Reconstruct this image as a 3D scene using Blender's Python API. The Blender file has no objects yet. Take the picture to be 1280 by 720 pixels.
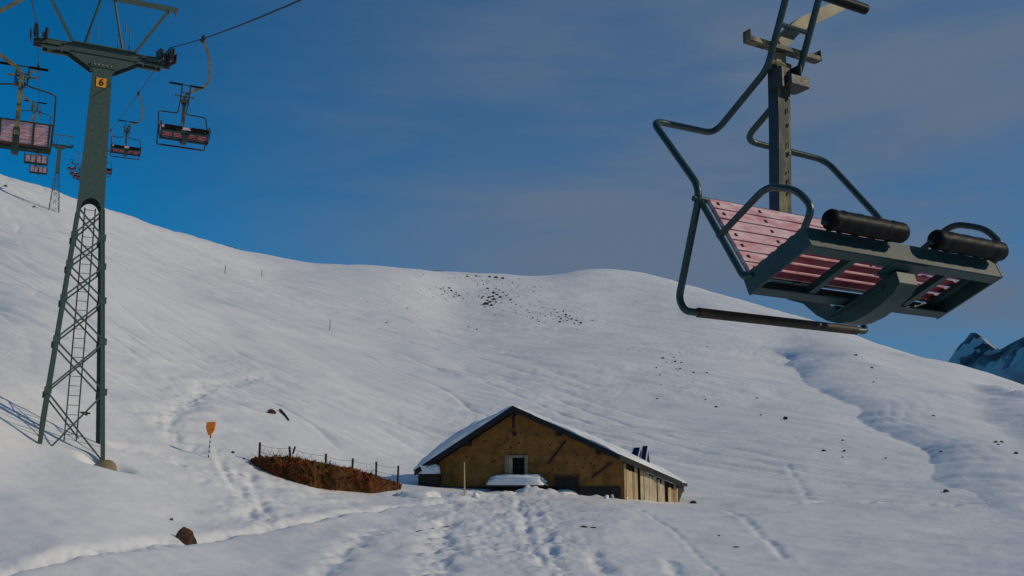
import bpy, math, random
import numpy as np
from mathutils import Vector, Matrix
random.seed(7); rng = np.random.default_rng(11)
scene = bpy.context.scene
C = scene.collection
PI = math.pi

# ------------------------------------------------------------------ camera model
PITCH, FPX = 0.198, 1250.0                      # eye at the world origin, looking along +Y, pitched up
cP, sP = math.cos(PITCH), math.sin(PITCH)
def ray(px, py):
    a, b = (px-640)/FPX, (360-py)/FPX
    return np.array([a, cP-b*sP, sP+b*cP])
def on_plane(px, py, p0, n):
    d = ray(px, py); n = np.asarray(n, float)
    return d*((np.asarray(p0, float)@n)/(d@n))

# ------------------------------------------------------------------ materials
MATS = {}
def mat(name, base, rough=.6, metal=0., noise=None, scale=8., bump=0., bscale=40., spec=.4, stretch=(1,1,1), detail=5., lo=.35, hi=.65):
    m = bpy.data.materials.new(name); m.use_nodes = True
    nt = m.node_tree; b = nt.nodes['Principled BSDF']
    b.inputs['Roughness'].default_value = rough; b.inputs['Metallic'].default_value = metal
    b.inputs['Specular IOR Level'].default_value = spec
    b.inputs['Base Color'].default_value = (*base, 1)
    if noise or bump:
        tc = nt.nodes.new('ShaderNodeTexCoord'); mp = nt.nodes.new('ShaderNodeMapping')
        mp.inputs['Scale'].default_value = stretch
        nt.links.new(tc.outputs['Object'], mp.inputs['Vector'])
    if noise:
        n = nt.nodes.new('ShaderNodeTexNoise'); n.inputs['Scale'].default_value = scale; n.inputs['Detail'].default_value = detail
        n.inputs['Roughness'].default_value = .62
        nt.links.new(mp.outputs['Vector'], n.inputs['Vector'])
        r = nt.nodes.new('ShaderNodeValToRGB'); r.color_ramp.elements[0].position = lo; r.color_ramp.elements[1].position = hi
        r.color_ramp.elements[0].color = (*base, 1); r.color_ramp.elements[1].color = (*noise, 1)
        nt.links.new(n.outputs['Fac'], r.inputs['Fac']); nt.links.new(r.outputs['Color'], b.inputs['Base Color'])
    if bump:
        n2 = nt.nodes.new('ShaderNodeTexNoise'); n2.inputs['Scale'].default_value = bscale; n2.inputs['Detail'].default_value = 6
        nt.links.new(mp.outputs['Vector'], n2.inputs['Vector'])
        bp = nt.nodes.new('ShaderNodeBump'); bp.inputs['Strength'].default_value = bump; bp.inputs['Distance'].default_value = .02
        nt.links.new(n2.outputs['Fac'], bp.inputs['Height']); nt.links.new(bp.outputs['Normal'], b.inputs['Normal'])
    MATS[name] = m; return m

GREEN = mat('green_paint', (.032,.070,.060), .5, .0, (.060,.092,.078), 14, .25, 60)
for g_ in [n for n in GREEN.node_tree.nodes if n.type == 'VALTORGB']:
    e_ = g_.color_ramp.elements.new(.74); e_.color = (.10,.052,.022,1)
TUBE = mat('tube_paint', (.010,.034,.036), .36, .0, (.020,.048,.046), 18, .12, 80)
GALV = mat('galvanised_steel', (.185,.165,.085), .6, .1, (.022,.032,.028), 9, .08, 50, stretch=(1.6,1.6,.5), lo=.42, hi=.58)
POST_SHADE_MARKS = mat('post_shade_marks', (.012,.026,.040), .5, 0, (.045,.055,.045), 12, .08, 60, lo=.5, hi=.75)  # dark tone puts shade into the post flanks; also colours its small marks
ARMP = mat('hanger_paint', (.20,.175,.10), .55, .1, (.075,.075,.05), 7, .08, 50)
PLATE = mat('seat_steel', (.016,.054,.052), .5, .0, (.007,.032,.034), 7, .06, 50)
SLAT = mat('shaded_red_slat', (.30,.035,.06), .5, 0, (.46,.12,.16), 16, .15, 60, stretch=(.3,1,1), lo=.40, hi=.72)  # seat slats: same red, darkened to hold the shade of the underside
SLATB = mat('sunlit_red_slat', (.60,.25,.29), .5, 0, (.84,.67,.69), 26, .15, 60, stretch=(.3,1,1), lo=.38, hi=.70)  # backrest slats: worn red made paler, sunlight put into the colour
CUSH = mat('black_foam', (.0035,.004,.005), .5, 0, (.006,.006,.0055), 9, .05, 60, spec=.12)
RUBBER = mat('rubber', (.010,.008,.006), .6, 0, (.05,.028,.014), 9, .08, 60)
DARKM = mat('dark_steel', (.02,.026,.026), .5, .3, (.05,.05,.045), 10, .2, 50)
ROPE = mat('rope_steel', (.015,.017,.022), .6, .4)
YELLOW = mat('yellow_plate', (.85,.42,.02), .5, 0, (.65,.22,.015), 9)
BLACK = mat('black_paint', (.01,.008,.006), .6)
WHITE = mat('white_paint', (.75,.75,.73), .6, 0, (.55,.55,.53), 12)
ORANGE = mat('orange_sign', (.80,.22,.012), .5, 0, (.50,.12,.01), 9, .15)
CONC = mat('concrete', (.16,.125,.07), .85, 0, (.26,.21,.13), 6, .5, 30)
PLASTER = mat('ochre_plaster', (.31,.135,.027), .9, 0, (.085,.045,.014), 2.2, 1., 9, detail=12, lo=.40, hi=.74)
PLANK2 = mat('grey_plank', (.64,.55,.40), .85, 0, (.34,.26,.17), 4, .6, 22, stretch=(6,6,.5), lo=.36, hi=.64)
PLANK3 = mat('brown_plank', (.48,.34,.17), .85, 0, (.22,.14,.07), 4, .6, 22, stretch=(6,6,.5), lo=.38, hi=.64)
PLANK = mat('weathered_plank', (.66,.50,.28), .8, 0, (.34,.23,.11), 4, .6, 22, stretch=(6,6,.55), lo=.38, hi=.66)
DKWOOD = mat('dark_wood', (.018,.012,.008), .8, 0, (.034,.022,.013), 7, .5, 30)
FASCIA = mat('roof_edge', (.008,.010,.013), .8, 0, (.018,.020,.024), 7, .4, 30)
RUST = mat('reddish_wood', (.09,.028,.014), .8, 0, (.045,.018,.010), 6, .4, 30)
JAMB = mat('pale_frame', (.36,.30,.21), .8, 0, (.20,.16,.10), 8, .4, 40)
GLASS = mat('dark_glass', (.006,.006,.007), .5, 0, spec=.08)
PANELB = mat('panel_blue', (.010,.012,.075), .25, 0)
ROCK = mat('dark_rock', (.040,.030,.024), .9, 0, (.016,.013,.012), 5, .8, 12)
BROWNROCK = mat('brown_rock', (.12,.058,.028), .9, 0, (.032,.018,.012), 3.5, .8, 9)
EARTH = mat('bare_earth', (.13,.045,.014), .95, 0, (.040,.020,.009), 4, .8, 10)
GRASS = mat('dry_grass', (.42,.095,.022), .8, 0, (.26,.14,.025), 1.1, 0, detail=4, lo=.42, hi=.6)
STRAW = mat('straw', (.36,.26,.10), .85, 0, (.22,.17,.06), 3)
POST = mat('grey_post', (.055,.045,.036), .85, 0, (.025,.02,.017), 12, .4, 40)

def snow_mat(name, fine=1.0):
    m = bpy.data.materials.new(name); m.use_nodes = True
    nt = m.node_tree; b = nt.nodes['Principled BSDF']; N = nt.nodes.new; L = nt.links.new
    b.inputs['Roughness'].default_value = .55; b.inputs['Specular IOR Level'].default_value = .25
    tc = N('ShaderNodeTexCoord')
    n0 = N('ShaderNodeTexNoise'); n0.inputs['Scale'].default_value = .12; n0.inputs['Detail'].default_value = 6
    L(tc.outputs['Object'], n0.inputs['Vector'])
    r = N('ShaderNodeValToRGB'); r.color_ramp.elements[0].position = .3; r.color_ramp.elements[1].position = .7
    r.color_ramp.elements[0].color = (.76,.76,.765,1); r.color_ramp.elements[1].color = (.84,.84,.84,1)
    L(n0.outputs['Fac'], r.inputs['Fac']); L(r.outputs['Color'], b.inputs['Base Color'])
    prev = None
    nm = N('ShaderNodeTexNoise'); nm.inputs['Scale'].default_value = .07; nm.inputs['Detail'].default_value = 4; L(tc.outputs['Object'], nm.inputs['Vector'])
    mr = N('ShaderNodeMapRange'); mr.inputs['From Min'].default_value = .40; mr.inputs['From Max'].default_value = .62; mr.inputs['To Min'].default_value = .12; mr.inputs['To Max'].default_value = 1.; L(nm.outputs['Fac'], mr.inputs['Value'])
    for sc, st, di in ((.9,.40,.16),(4.,.5,.055),(19.,.5,.016)):
        n = N('ShaderNodeTexNoise'); n.inputs['Scale'].default_value = sc; n.inputs['Detail'].default_value = 6; n.inputs['Roughness'].default_value = .66
        L(tc.outputs['Object'], n.inputs['Vector'])
        bp = N('ShaderNodeBump'); bp.inputs['Distance'].default_value = di; ml = N('ShaderNodeMath'); ml.operation = 'MULTIPLY'; ml.inputs[1].default_value = st*fine; L(mr.outputs['Result'], ml.inputs[0]); L(ml.outputs[0], bp.inputs['Strength'])
        L(n.outputs['Fac'], bp.inputs['Height'])
        if prev: L(prev.outputs['Normal'], bp.inputs['Normal'])
        prev = bp
    L(prev.outputs['Normal'], b.inputs['Normal'])
    return m
SNOW = snow_mat('snow'); SNOWCAP = snow_mat('snow_cap', .7)

# ------------------------------------------------------------------ mesh helpers
class MB:
    def __init__(s): s.v = []; s.f = []; s.mi = 0; s.m = []
    def add(s, vs, fs):
        k = len(s.v); s.v += [tuple(map(float, v)) for v in vs]; s.f += [tuple(i+k for i in f) for f in fs]; s.m += [s.mi]*len(fs); return s
    def box(s, c, size, ax=None, bev=0.):
        """box with chamfered long edges when bev > 0; ax = three axis vectors"""
        c = np.array(c, float); h = np.array(size, float)/2
        A = np.eye(3) if ax is None else np.array(ax, float)
        if bev <= 0:
            vs = [c+A.T@(h*np.array((i,j,k))) for i in (-1,1) for j in (-1,1) for k in (-1,1)]
            return s.add(vs, [(0,1,3,2),(4,6,7,5),(0,4,5,1),(2,3,7,6),(0,2,6,4),(1,5,7,3)])
        vs = []
        for k in (-1,1):
            for (i,j,di,dj) in ((-1,-1,1,0),(1,-1,-1,0),(1,-1,0,1),(1,1,0,-1),(1,1,-1,0),(-1,1,1,0),(-1,1,0,-1),(-1,-1,0,1)):
                vs.append(c+A.T@np.array([h[0]*i+bev*di, h[1]*j+bev*dj, h[2]*k]))
        fs = [tuple(range(7,-1,-1)), tuple(range(8,16))]+[(i,(i+1)%8,8+(i+1)%8,8+i) for i in range(8)]
        return s.add(vs, fs)
    def bar(s, a, b, w, h, up=(0,0,1), bev=0.):
        a = np.array(a, float); b = np.array(b, float); d = b-a; L = np.linalg.norm(d); d /= L
        u = np.array(up, float); x = np.cross(d, u)
        if np.linalg.norm(x) < 1e-4: x = np.cross(d, (1,0,0))
        x /= np.linalg.norm(x); y = np.cross(x, d)
        return s.box((a+b)/2, (w,h,L), (x,-y,d) if False else (x,y,d*-1), bev)
    def tube(s, pts, r, n=10, closed=False, cap=True):
        P = [np.array(p, float) for p in pts]; m = len(P); R = r if hasattr(r, '__len__') else [r]*m
        T = []
        for i in range(m):
            a = P[(i-1)%m] if (closed or i>0) else P[i]; b = P[(i+1)%m] if (closed or i<m-1) else P[i]
            t = b-a; T.append(t/(np.linalg.norm(t)+1e-12))
        u = np.cross(T[0], (0,0,1.))
        if np.linalg.norm(u) < 1e-3: u = np.cross(T[0], (1.,0,0))
        u /= np.linalg.norm(u); vs = []
        for i in range(m):
            u = u-T[i]*(u@T[i]); u /= np.linalg.norm(u); w = np.cross(T[i], u)
            for k in range(n):
                a = 2*PI*k/n; vs.append(P[i]+R[i]*(math.cos(a)*u+math.sin(a)*w))
        fs = []
        for i in range(m if closed else m-1):
            j = (i+1)%m
            for k in range(n): fs.append((i*n+k, i*n+(k+1)%n, j*n+(k+1)%n, j*n+k))
        if cap and not closed: fs += [tuple(range(n-1,-1,-1)), tuple((m-1)*n+k for k in range(n))]
        return s.add(vs, fs)
    def sweep(s, pts, w, h, side):
        """rectangular section along a path; side = the constant direction of the width w"""
        P = [np.array(p, float) for p in pts]; m = len(P); side = np.array(side, float); vs = []
        for i in range(m):
            t = P[min(i+1,m-1)]-P[max(i-1,0)]; t /= np.linalg.norm(t); y = np.cross(side, t); y /= np.linalg.norm(y)
            for (a,b) in ((-1,-1),(1,-1),(1,1),(-1,1)): vs.append(P[i]+side*a*w/2+y*b*h/2)
        fs = [(3,2,1,0), tuple((m-1)*4+k for k in range(4))]
        for i in range(m-1):
            for k in range(4): fs.append((i*4+k, i*4+(k+1)%4, i*4+4+(k+1)%4, i*4+4+k))
        return s.add(vs, fs)
    def prism(s, outline, vec):
        n = len(outline); o = [np.array(p, float) for p in outline]; v = np.array(vec, float)
        return s.add(o+[p+v for p in o], [tuple(range(n-1,-1,-1)), tuple(range(n,2*n))]+[(i,(i+1)%n,n+(i+1)%n,n+i) for i in range(n)])
    def build(s, name, m, parent=None, smooth=35, extra=None):
        me = bpy.data.meshes.new(name); me.from_pydata(s.v, [], s.f); me.update()
        if extra: me.polygons.foreach_set('material_index', s.m)
        import bmesh
        bm = bmesh.new(); bm.from_mesh(me); bmesh.ops.recalc_face_normals(bm, faces=bm.faces); bm.to_mesh(me); bm.free()
        me.materials.append(m)
        for q in (extra if isinstance(extra, (list, tuple)) else [extra] if extra else []): me.materials.append(q)
        if smooth:
            me.polygons.foreach_set('use_smooth', [True]*len(me.polygons)); me.set_sharp_from_angle(angle=math.radians(smooth))
        o = bpy.data.objects.new(name, me); C.objects.link(o)
        if parent: o.parent = parent
        return o
def fillet(pts, r=.06, n=6):
    P = [np.array(p, float) for p in pts]; out = [P[0]]
    for i in range(1, len(P)-1):
        a, b, c = P[i-1], P[i], P[i+1]
        la, lc = np.linalg.norm(a-b), np.linalg.norm(c-b); q = min(r, la*.45, lc*.45)
        s0, s1 = b+(a-b)/la*q, b+(c-b)/lc*q
        for k in range(n+1):
            t = k/n; out.append((1-t)**2*s0+2*t*(1-t)*b+t*t*s1)
    out.append(P[-1]); return out
def empty(name, loc=(0,0,0), rz=0., parent=None):
    o = bpy.data.objects.new(name, None); C.objects.link(o); o.location = [float(x) for x in loc]; o.rotation_euler = (0,0,rz)
    o.empty_display_size = .3
    if parent: o.parent = parent
    return o
def tag(o, label=None, cat=None, group=None, kind=None):
    if label: o['label'] = label
    if cat: o['category'] = cat
    if group: o['group'] = group
    if kind: o['kind'] = kind
    return o
def copy_tree(o, parent=None):
    c = o.copy(); C.objects.link(c)
    if parent: c.parent = parent
    for ch in list(o.children): copy_tree(ch, c)
    return c

# ------------------------------------------------------------------ numpy noise
PERM = rng.random((256,256))
def vnoise(x, y):
    xi = np.floor(x).astype(np.int64); yi = np.floor(y).astype(np.int64); fx = x-xi; fy = y-yi
    fx = fx*fx*fx*(fx*(fx*6-15)+10); fy = fy*fy*fy*(fy*(fy*6-15)+10)
    g = lambda a, b: PERM[a & 255, b & 255]
    return ((g(xi,yi)*(1-fx)+g(xi+1,yi)*fx)*(1-fy)+(g(xi,yi+1)*(1-fx)+g(xi+1,yi+1)*fx)*fy)*2-1
def fbm(x, y, octv=4, gain=.5):
    a, t, k = 1., 0., 0
    for o in range(octv):
        t = t+a*vnoise(x*2**o+17.3*o, y*2**o-9.1*o); a *= gain
    return t
def sstep(a, b, x):
    t = np.clip((x-a)/(b-a), 0, 1); return t*t*(3-2*t)

# ------------------------------------------------------------------ terrain: smooth base fitted to a few surveyed points
GZ = -1.72                                         # snow under the photographer's feet
cols = {                                            # azimuth column: (height in view, distance along the ground)
 -60:[(720,19),(620,25),(500,33),(400,60),(300,110),(242,170),(205,235)],
  30:[(720,18.5),(640,24),(571,30),(492,37),(400,62),(310,112),(265,168),(227,240)],
 130:[(720,19),(650,24),(588,30),(520,39),(440,60),(340,112),(292,175),(260,250)],
 240:[(720,20),(660,26),(590,33.5),(566,37),(530,43),(450,75),(370,128),(320,190),(294,260)],
 350:[(720,21),(660,27),(618,33),(583,38.5),(568,41),(530,50),(450,88),(380,150),(345,210),(323,280)],
 450:[(720,21),(660,28),(625,35),(603,40),(590,43),(545,56),(450,105),(385,180),(332,260)],
 560:[(720,21),(660,29),(622,37),(612,41),(596,47),(540,70),(440,130),(385,210),(339,320)],
 680:[(720,21.5),(660,30),(624,38.5),(616,41),(600,47),(540,72),(440,140),(385,220),(344,330)],
 760:[(720,22),(660,30),(627,38.5),(622,41),(604,47),(540,75),(440,145),(380,240),(336,360)],
 850:[(720,23),(660,32),(634,40.5),(610,49),(540,80),(450,140),(390,230),(351,340)],
 980:[(720,24),(660,34),(625,46),(560,75),(480,130),(430,200),(388,280)],
 1120:[(720,25),(660,36),(625,49),(570,76),(510,120),(470,170),(437,230)],
 1260:[(720,26),(670,36),(630,50),(590,75),(545,115),(510,155),(480,205)],
 1360:[(720,26),(670,37),(640,50),(605,75),(570,115),(540,155),(512,200)]}
AN, AQ = [], []
def qz(z, r): return (z-GZ)/(r+15.)
for cx, lst in cols.items():
    for py, r in lst:
        d = ray(cx, py); h = math.hypot(d[0], d[1]); AN.append((math.atan2(d[0], d[1]), math.log(r))); AQ.append(qz(d[2]/h*r, r))
    py, r = lst[-1]; d = ray(cx, py); h = math.hypot(d[0], d[1]); az = math.atan2(d[0], d[1]); z = d[2]/h*r
    for k, f in ((1.35,.97),(2.2,.62),(5,-.2),(14,-2.5)): AN.append((az, math.log(r*k))); AQ.append(qz(z*f, r*k))
for az in (-.5,-.25,0,.25,.5):
    for r in (2,6,12): AN.append((az, math.log(r))); AQ.append(qz(GZ-.0006*r*r*(1 if az>-.3 else .2), r))
AN = np.array(AN); AQ = np.array(AQ); KS = np.array([3.2, 1.])
def tps(r2): return np.where(r2 > 1e-12, .5*r2*np.log(r2+1e-20), 0)
XS = AN*KS; n = len(XS)
Kmat = tps(((XS[:,None]-XS[None])**2).sum(-1))+np.eye(n)*2e-3
Pm = np.c_[np.ones(n), XS]
SOL = np.linalg.solve(np.block([[Kmat, Pm],[Pm.T, np.zeros((3,3))]]), np.r_[AQ, np.zeros(3)])
def base_q(az, lr):
    P = np.c_[az.ravel()*KS[0], lr.ravel()*KS[1]]; out = np.zeros(len(P))
    for i in range(0, len(P), 60000):
        p = P[i:i+60000]
        out[i:i+60000] = tps(((p[:,None,:]-XS[None])**2).sum(-1))@SOL[:n]+SOL[n]+p@SOL[n+1:]
    return out.reshape(az.shape)
def base_raw(x, y):
    r = np.maximum(np.hypot(x, y), 1.0); az = np.arctan2(x, y)
    q = base_q(np.clip(az, -.56, .56), np.log(r)); z = q*(r+15)+GZ
    w = sstep(.62, 1.5, np.abs(az))                 # away from the view: one plain mountainside
    rr = np.minimum(r, 400); sl = GZ+(x*-.15+y*.20)*rr/r-.00012*rr*rr-.25*(r-rr)
    return z*(1-w)+sl*w
# the skyline, as elevation angle by azimuth
SKY = [(-80,196),(0,217),(60,235),(130,260),(200,285),(300,313),(400,330),(480,333),(540,338),(600,342),(670,345),(690,344.5),(712,340),(740,335.5),(768,336),(830,347),(900,368),(1000,395),(1100,432),(1200,462),(1280,487),(1360,512)]
sk = []
for px, py in SKY:
    d = ray(px, py); sk.append((math.atan2(d[0], d[1]), d[2]/math.hypot(d[0], d[1])))
sk = np.array(sk)
azt = np.linspace(sk[0,0], sk[-1,0], 160); lrt = np.log(np.geomspace(60, 700, 260))
AZ, LR = np.meshgrid(azt, lrt, indexing='ij'); RR = np.exp(LR)
E = (base_q(AZ, LR)*(RR+15)+GZ)/RR
emax = E.max(1); rmax = RR[np.arange(len(azt)), E.argmax(1)]
want = np.interp(azt, sk[:,0], sk[:,1])
def smooth1(a, w):
    k = np.hanning(w+2)[1:-1]; k /= k.sum(); return np.convolve(np.pad(a, w//2, mode='edge'), k, 'valid')
rsm = smooth1(rmax, 41); DE = smooth1(want-emax, 7)
def base(x, y):
    z = base_raw(x, y); r = np.maximum(np.hypot(x, y), 1.); az = np.arctan2(x, y)
    de = np.interp(az, azt, DE); rm = np.interp(az, azt, rsm)
    return z+de*r*sstep(.30, .98, r/rm)*(1-sstep(.56, .9, np.abs(az)))*(1-sstep(1.5, 3, r/rm))
def hit_base(px, py, fn=base, r0=6, r1=900):
    d = ray(px, py); h = math.hypot(d[0], d[1]); rr = np.geomspace(r0, r1, 330)
    for it in range(2):                              # coarse march along the sight line, then a fine one
        x, y, z = d[0]/h*rr, d[1]/h*rr, d[2]/h*rr; g = fn(x, y)
        below = np.nonzero(g > z)[0]; i = int(below[0]) if len(below) else int(np.argmax(g/rr))
        if it == 0: rr = np.linspace(rr[max(i-1,0)], rr[min(i+(0 if len(below) else 1),len(rr)-1)]+1e-3, 40)
    return np.array([x[i], y[i], float(fn(x[i:i+1], y[i:i+1])[0])])
def path_xy(pts, step=.35):
    P = np.array([hit_base(*p)[:2] for p in pts]); out = [P[:1]]
    for a, b in zip(P[:-1], P[1:]):
        m = max(2, int(np.linalg.norm(b-a)/step)); t = np.linspace(0,1,m+1)[1:,None]; out.append(a+(b-a)*t)
    return np.concatenate(out)
def dist_path(x, y, P):
    d = np.full(x.shape, 1e9)
    for a, b in zip(P[:-1], P[1:]):
        e = b-a; t = np.clip(((x-a[0])*e[0]+(y-a[1])*e[1])/(e@e+1e-9), 0, 1)
        d = np.minimum(d, np.hypot(x-a[0]-t*e[0], y-a[1]-t*e[1]))
    return d
# features written into the snow
TR_MAIN = path_xy([(-40,728),(0,716),(80,698),(170,684),(228,675),(290,667),(350,657),(400,645),(450,637),(500,629),(560,626)])
TRACKS = [(path_xy(p), w, dp) for p, w, dp in [
  ([(648,626),(656,650),(664,680),(690,722)], .16, .06), ([(668,640),(685,680),(704,720)], .15, .05),
  ([(556,648),(548,680),(540,722)], .40, .09), ([(900,636),(925,648),(955,672),(985,697)], .14, .03),
  ([(296,588),(306,618),(318,655)], .18, .06), ([(312,590),(326,625),(338,655)], .17, .06),
  ([(240,560),(205,536),(215,512),(262,484),(330,470)], .5, .10), ([(250,588),(200,568),(140,560)], .4, .07),
  ([(1000,628),(1090,627),(1190,628)], .30, .06), ([(270,560),(282,590),(300,620)], .15, .06),
  ([(985,580),(1000,600),(1012,625)], .2, .03), ([(470,660),(430,690),(400,722)], .30, .06), ([(400,612),(430,625)], .3, .08),
  ([(740,690),(760,720)], .2, .06), ([(800,640),(860,676),(900,722)], .10, .02), ([(835,700),(850,722)], .15, .04)]]
CREASE = path_xy([(930,425),(965,440),(1000,472),(1050,512),(1100,545),(1150,578),(1190,604),(1240,636),(1300,664)], 4.)
CREASE2 = path_xy([(1180,500),(1215,530),(1270,575),(1330,615)], 4.)
CR3 = path_xy([(1195,485),(1230,510),(1300,548)], 4.)
def signed(x, y, P):
    """distance to a polyline, positive on the uphill right side of it"""
    d = np.full(x.shape, 1e9); s = np.ones(x.shape); tt = np.zeros(x.shape); m = len(P)-1
    for i, (a, b) in enumerate(zip(P[:-1], P[1:])):
        e = b-a; L = np.linalg.norm(e); t = np.clip(((x-a[0])*e[0]+(y-a[1])*e[1])/(L*L+1e-9), 0, 1)
        q = np.hypot(x-a[0]-t*e[0], y-a[1]-t*e[1]); k = q < d
        d = np.where(k, q, d); s = np.where(k, np.sign(e[0]*(y-a[1])-e[1]*(x-a[0])), s); tt = np.where(k, (i+t)/m, tt)
    return d*s, tt
HUT_Y = 41.0
PITS = [(-11.55,28.85,.42,.65)]                      # melted hollow round the tower's exposed footing
MOUND = path_xy([(585,622),(640,619),(700,620),(745,620),(780,622)], .8)
def detail(x, y):
    r = np.maximum(np.hypot(x, y), 1.); az = np.arctan2(x, y); near = 1-sstep(60, 120, r)
    z = np.zeros(x.shape)
    z += .35*sstep(20,90,r)*fbm(x/26, y/26, 3)+.10*sstep(10,40,r)*fbm(x/7+3, y/7, 3)
    a, b = x*.80-y*.60, x*.60+y*.80                # wind streaks running down to the right
    hill = sstep(36, 60, r)
    z += hill*(.15*fbm(a/22, b/2.6, 3, .55)+.075*fbm(a/9+7, b/1.1+3, 2))*(1-.6*sstep(150,300,r))
    crust = sstep(-.15,.5,fbm(x/19+11, y/27+3, 3))       # crusted patches between smooth wind-packed ones
    z += hill*(.06*crust*fbm(x/2.3+40, y/3.4, 4, .62))*(1-.5*sstep(150,350,r))
    for k, (la, wb, dp) in enumerate(((38,2.1,.15),(26,1.2,.09),(55,3.4,.16))):   # long thin furrows and old ski tracks
        rot = (.15,-.12,.42)[k]; aa, bb = a*math.cos(rot)-b*math.sin(rot), a*math.sin(rot)+b*math.cos(rot)
        nn = np.abs(vnoise(aa/la+9*k+.35*vnoise(x/17+k, y/17), bb/wb+5*k+.5*vnoise(x/25, y/25+k)))
        mk = sstep(-.1,.45,fbm(x/34+7*k, y/34, 2)); z -= hill*dp*np.clip(1-nn/(.20+r/500),0,1)**2*mk*(1-.4*sstep(150,320,r))
    z += near*.034*fbm(x/1.6, y/1.6, 4)+.055*near*fbm(a/6, b/1.3, 3)
    # old ski and avalanche furrows on the left slope
    f = np.exp(-((az+.42)/.30)**2)*sstep(30,45,r)*(1-sstep(150,220,r))
    z += f*.16*fbm(a/30+2, b/3.3+5, 3)
    f2 = np.exp(-((az+.32)/.08)**2)*sstep(34,40,r)*(1-sstep(58,80,r)); z += f2*.13*fbm(x/2.2, y/2.6, 3)
    # hillside hump on the right: its left flank falls steeply into the gully
    m = (az > .1) & (az < .75) & (r > 35) & (r < 420)
    if m.any():
        xs, ys = x[m], y[m]; rs = r[m]
        s, t = signed(xs, ys, CREASE); ext = np.sin(np.clip(t,0,1)*PI)**.55
        wd = 2.2+rs*.048*(1+.35*vnoise(xs/30, ys/30)); s = s+wd*(.45*fbm(xs/21+5, ys/21, 3)); lift = np.where(s > 0, (1-np.exp(-np.maximum(s,0)/(wd*.6)))*np.exp(-np.maximum(s-wd*1.5,0)/(wd*4)), 0)
        amp = rs*.0195*(1+.45*vnoise(xs/24+3, ys/24+8))*ext*(1-sstep(.97,1.0,t))*sstep(0,.08,t)
        dz = amp*lift
        rise = sstep(0,.5,s/wd)
        dz += rise*.07*ext*np.exp(-((s-wd*.9)/(wd*.9))**2)*fbm(xs/5, ys/9, 3)*np.where(s>0,1,0)
        q = np.abs(np.sin(s*1.7/1.0+2.2*fbm(xs/14, ys/14, 2)))  # wind lips in the lee
        dz += rise*.055*ext*sstep(.3,.6,t)*np.exp(-((s-wd*.6)/(wd*.55))**2)*q*np.where(s>0,1,0)
        s2, t2 = signed(xs, ys, CREASE2); e2 = np.sin(np.clip(t2,0,1)*PI)**.7
        w2 = 2.5+rs*.04; dz += rs*.020*e2*np.where(s2>0, sstep(0,1,s2/w2)*np.exp(-np.maximum(s2-w2,0)/(w2*3)), 0)
        s3, t3 = signed(xs, ys, CR3); e3 = np.sin(np.clip(t3,0,1)*PI)**.7
        dz += rs*.012*e3*np.where(s3>0, sstep(0,1,s3/(rs*.03))*np.exp(-np.maximum(s3-rs*.03,0)/(rs*.1)), 0)
        z[m] += dz
    # trodden snow, trails, drifts in the foreground
    m = (r < 75) & (np.abs(az) < .6)
    if m.any():
        xs, ys = x[m], y[m]; dz = np.zeros(xs.shape)
        d = dist_path(xs, ys, TR_MAIN); lump = fbm(xs/.35, ys/.35, 3)
        dz += -.12*np.exp(-(d/.22)**2)*(1+.6*lump)+.010*np.exp(-((d-.5)/.3)**2)*(1+1.2*fbm(xs/.5+9, ys/.5, 2))
        for P, w, dp in TRACKS:
            d = dist_path(xs, ys, P); dz += -dp*np.exp(-(d/w)**2)*(1+1.1*fbm(xs/.4, ys/.4+5, 2))+.2*dp*np.exp(-((d-2*w)/w)**2)*(1+fbm(xs/.5, ys/.5, 2))
        a2, r2 = az[m], r[m]
        tram = np.exp(-((a2+.01)/.10)**2)*sstep(20,26,r2)*(1-sstep(37,41,r2))
        h1 = fbm(xs/.75+4, ys/1.1, 4, .6); dz += tram*(.055*np.where(h1>0, h1, h1*.7)+.02*fbm(xs/.28, ys/.4, 2))
        tr3 = np.exp(-((a2+.25)/.07)**2)*sstep(24,28,r2)*(1-sstep(38,41,r2)); dz += tr3*.05*fbm(xs/.6, ys/.9, 3)
        d = dist_path(xs, ys, MOUND); mo = np.exp(-(d/.75)**2); dz += mo*(.16+.20*fbm(xs/.7, ys/.7, 3))
        # drift shoulder left of the main trail
        for sx_, sy_, q_, w_ in PITS: dz += -q_*np.exp(-(((xs-sx_)**2+(ys-sy_)**2)/w_**2)**2)
        z[m] += dz
    return z
def ground(x, y):
    x = np.asarray(x, float); y = np.asarray(y, float); sh = x.shape; x = np.atleast_1d(x); y = np.atleast_1d(y)
    return (base(x, y)+detail(x, y)).reshape(sh)
def gz(x, y): return float(ground(np.array([x]), np.array([y]))[0])
def hit(px, py): return hit_base(px, py, ground)

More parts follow.
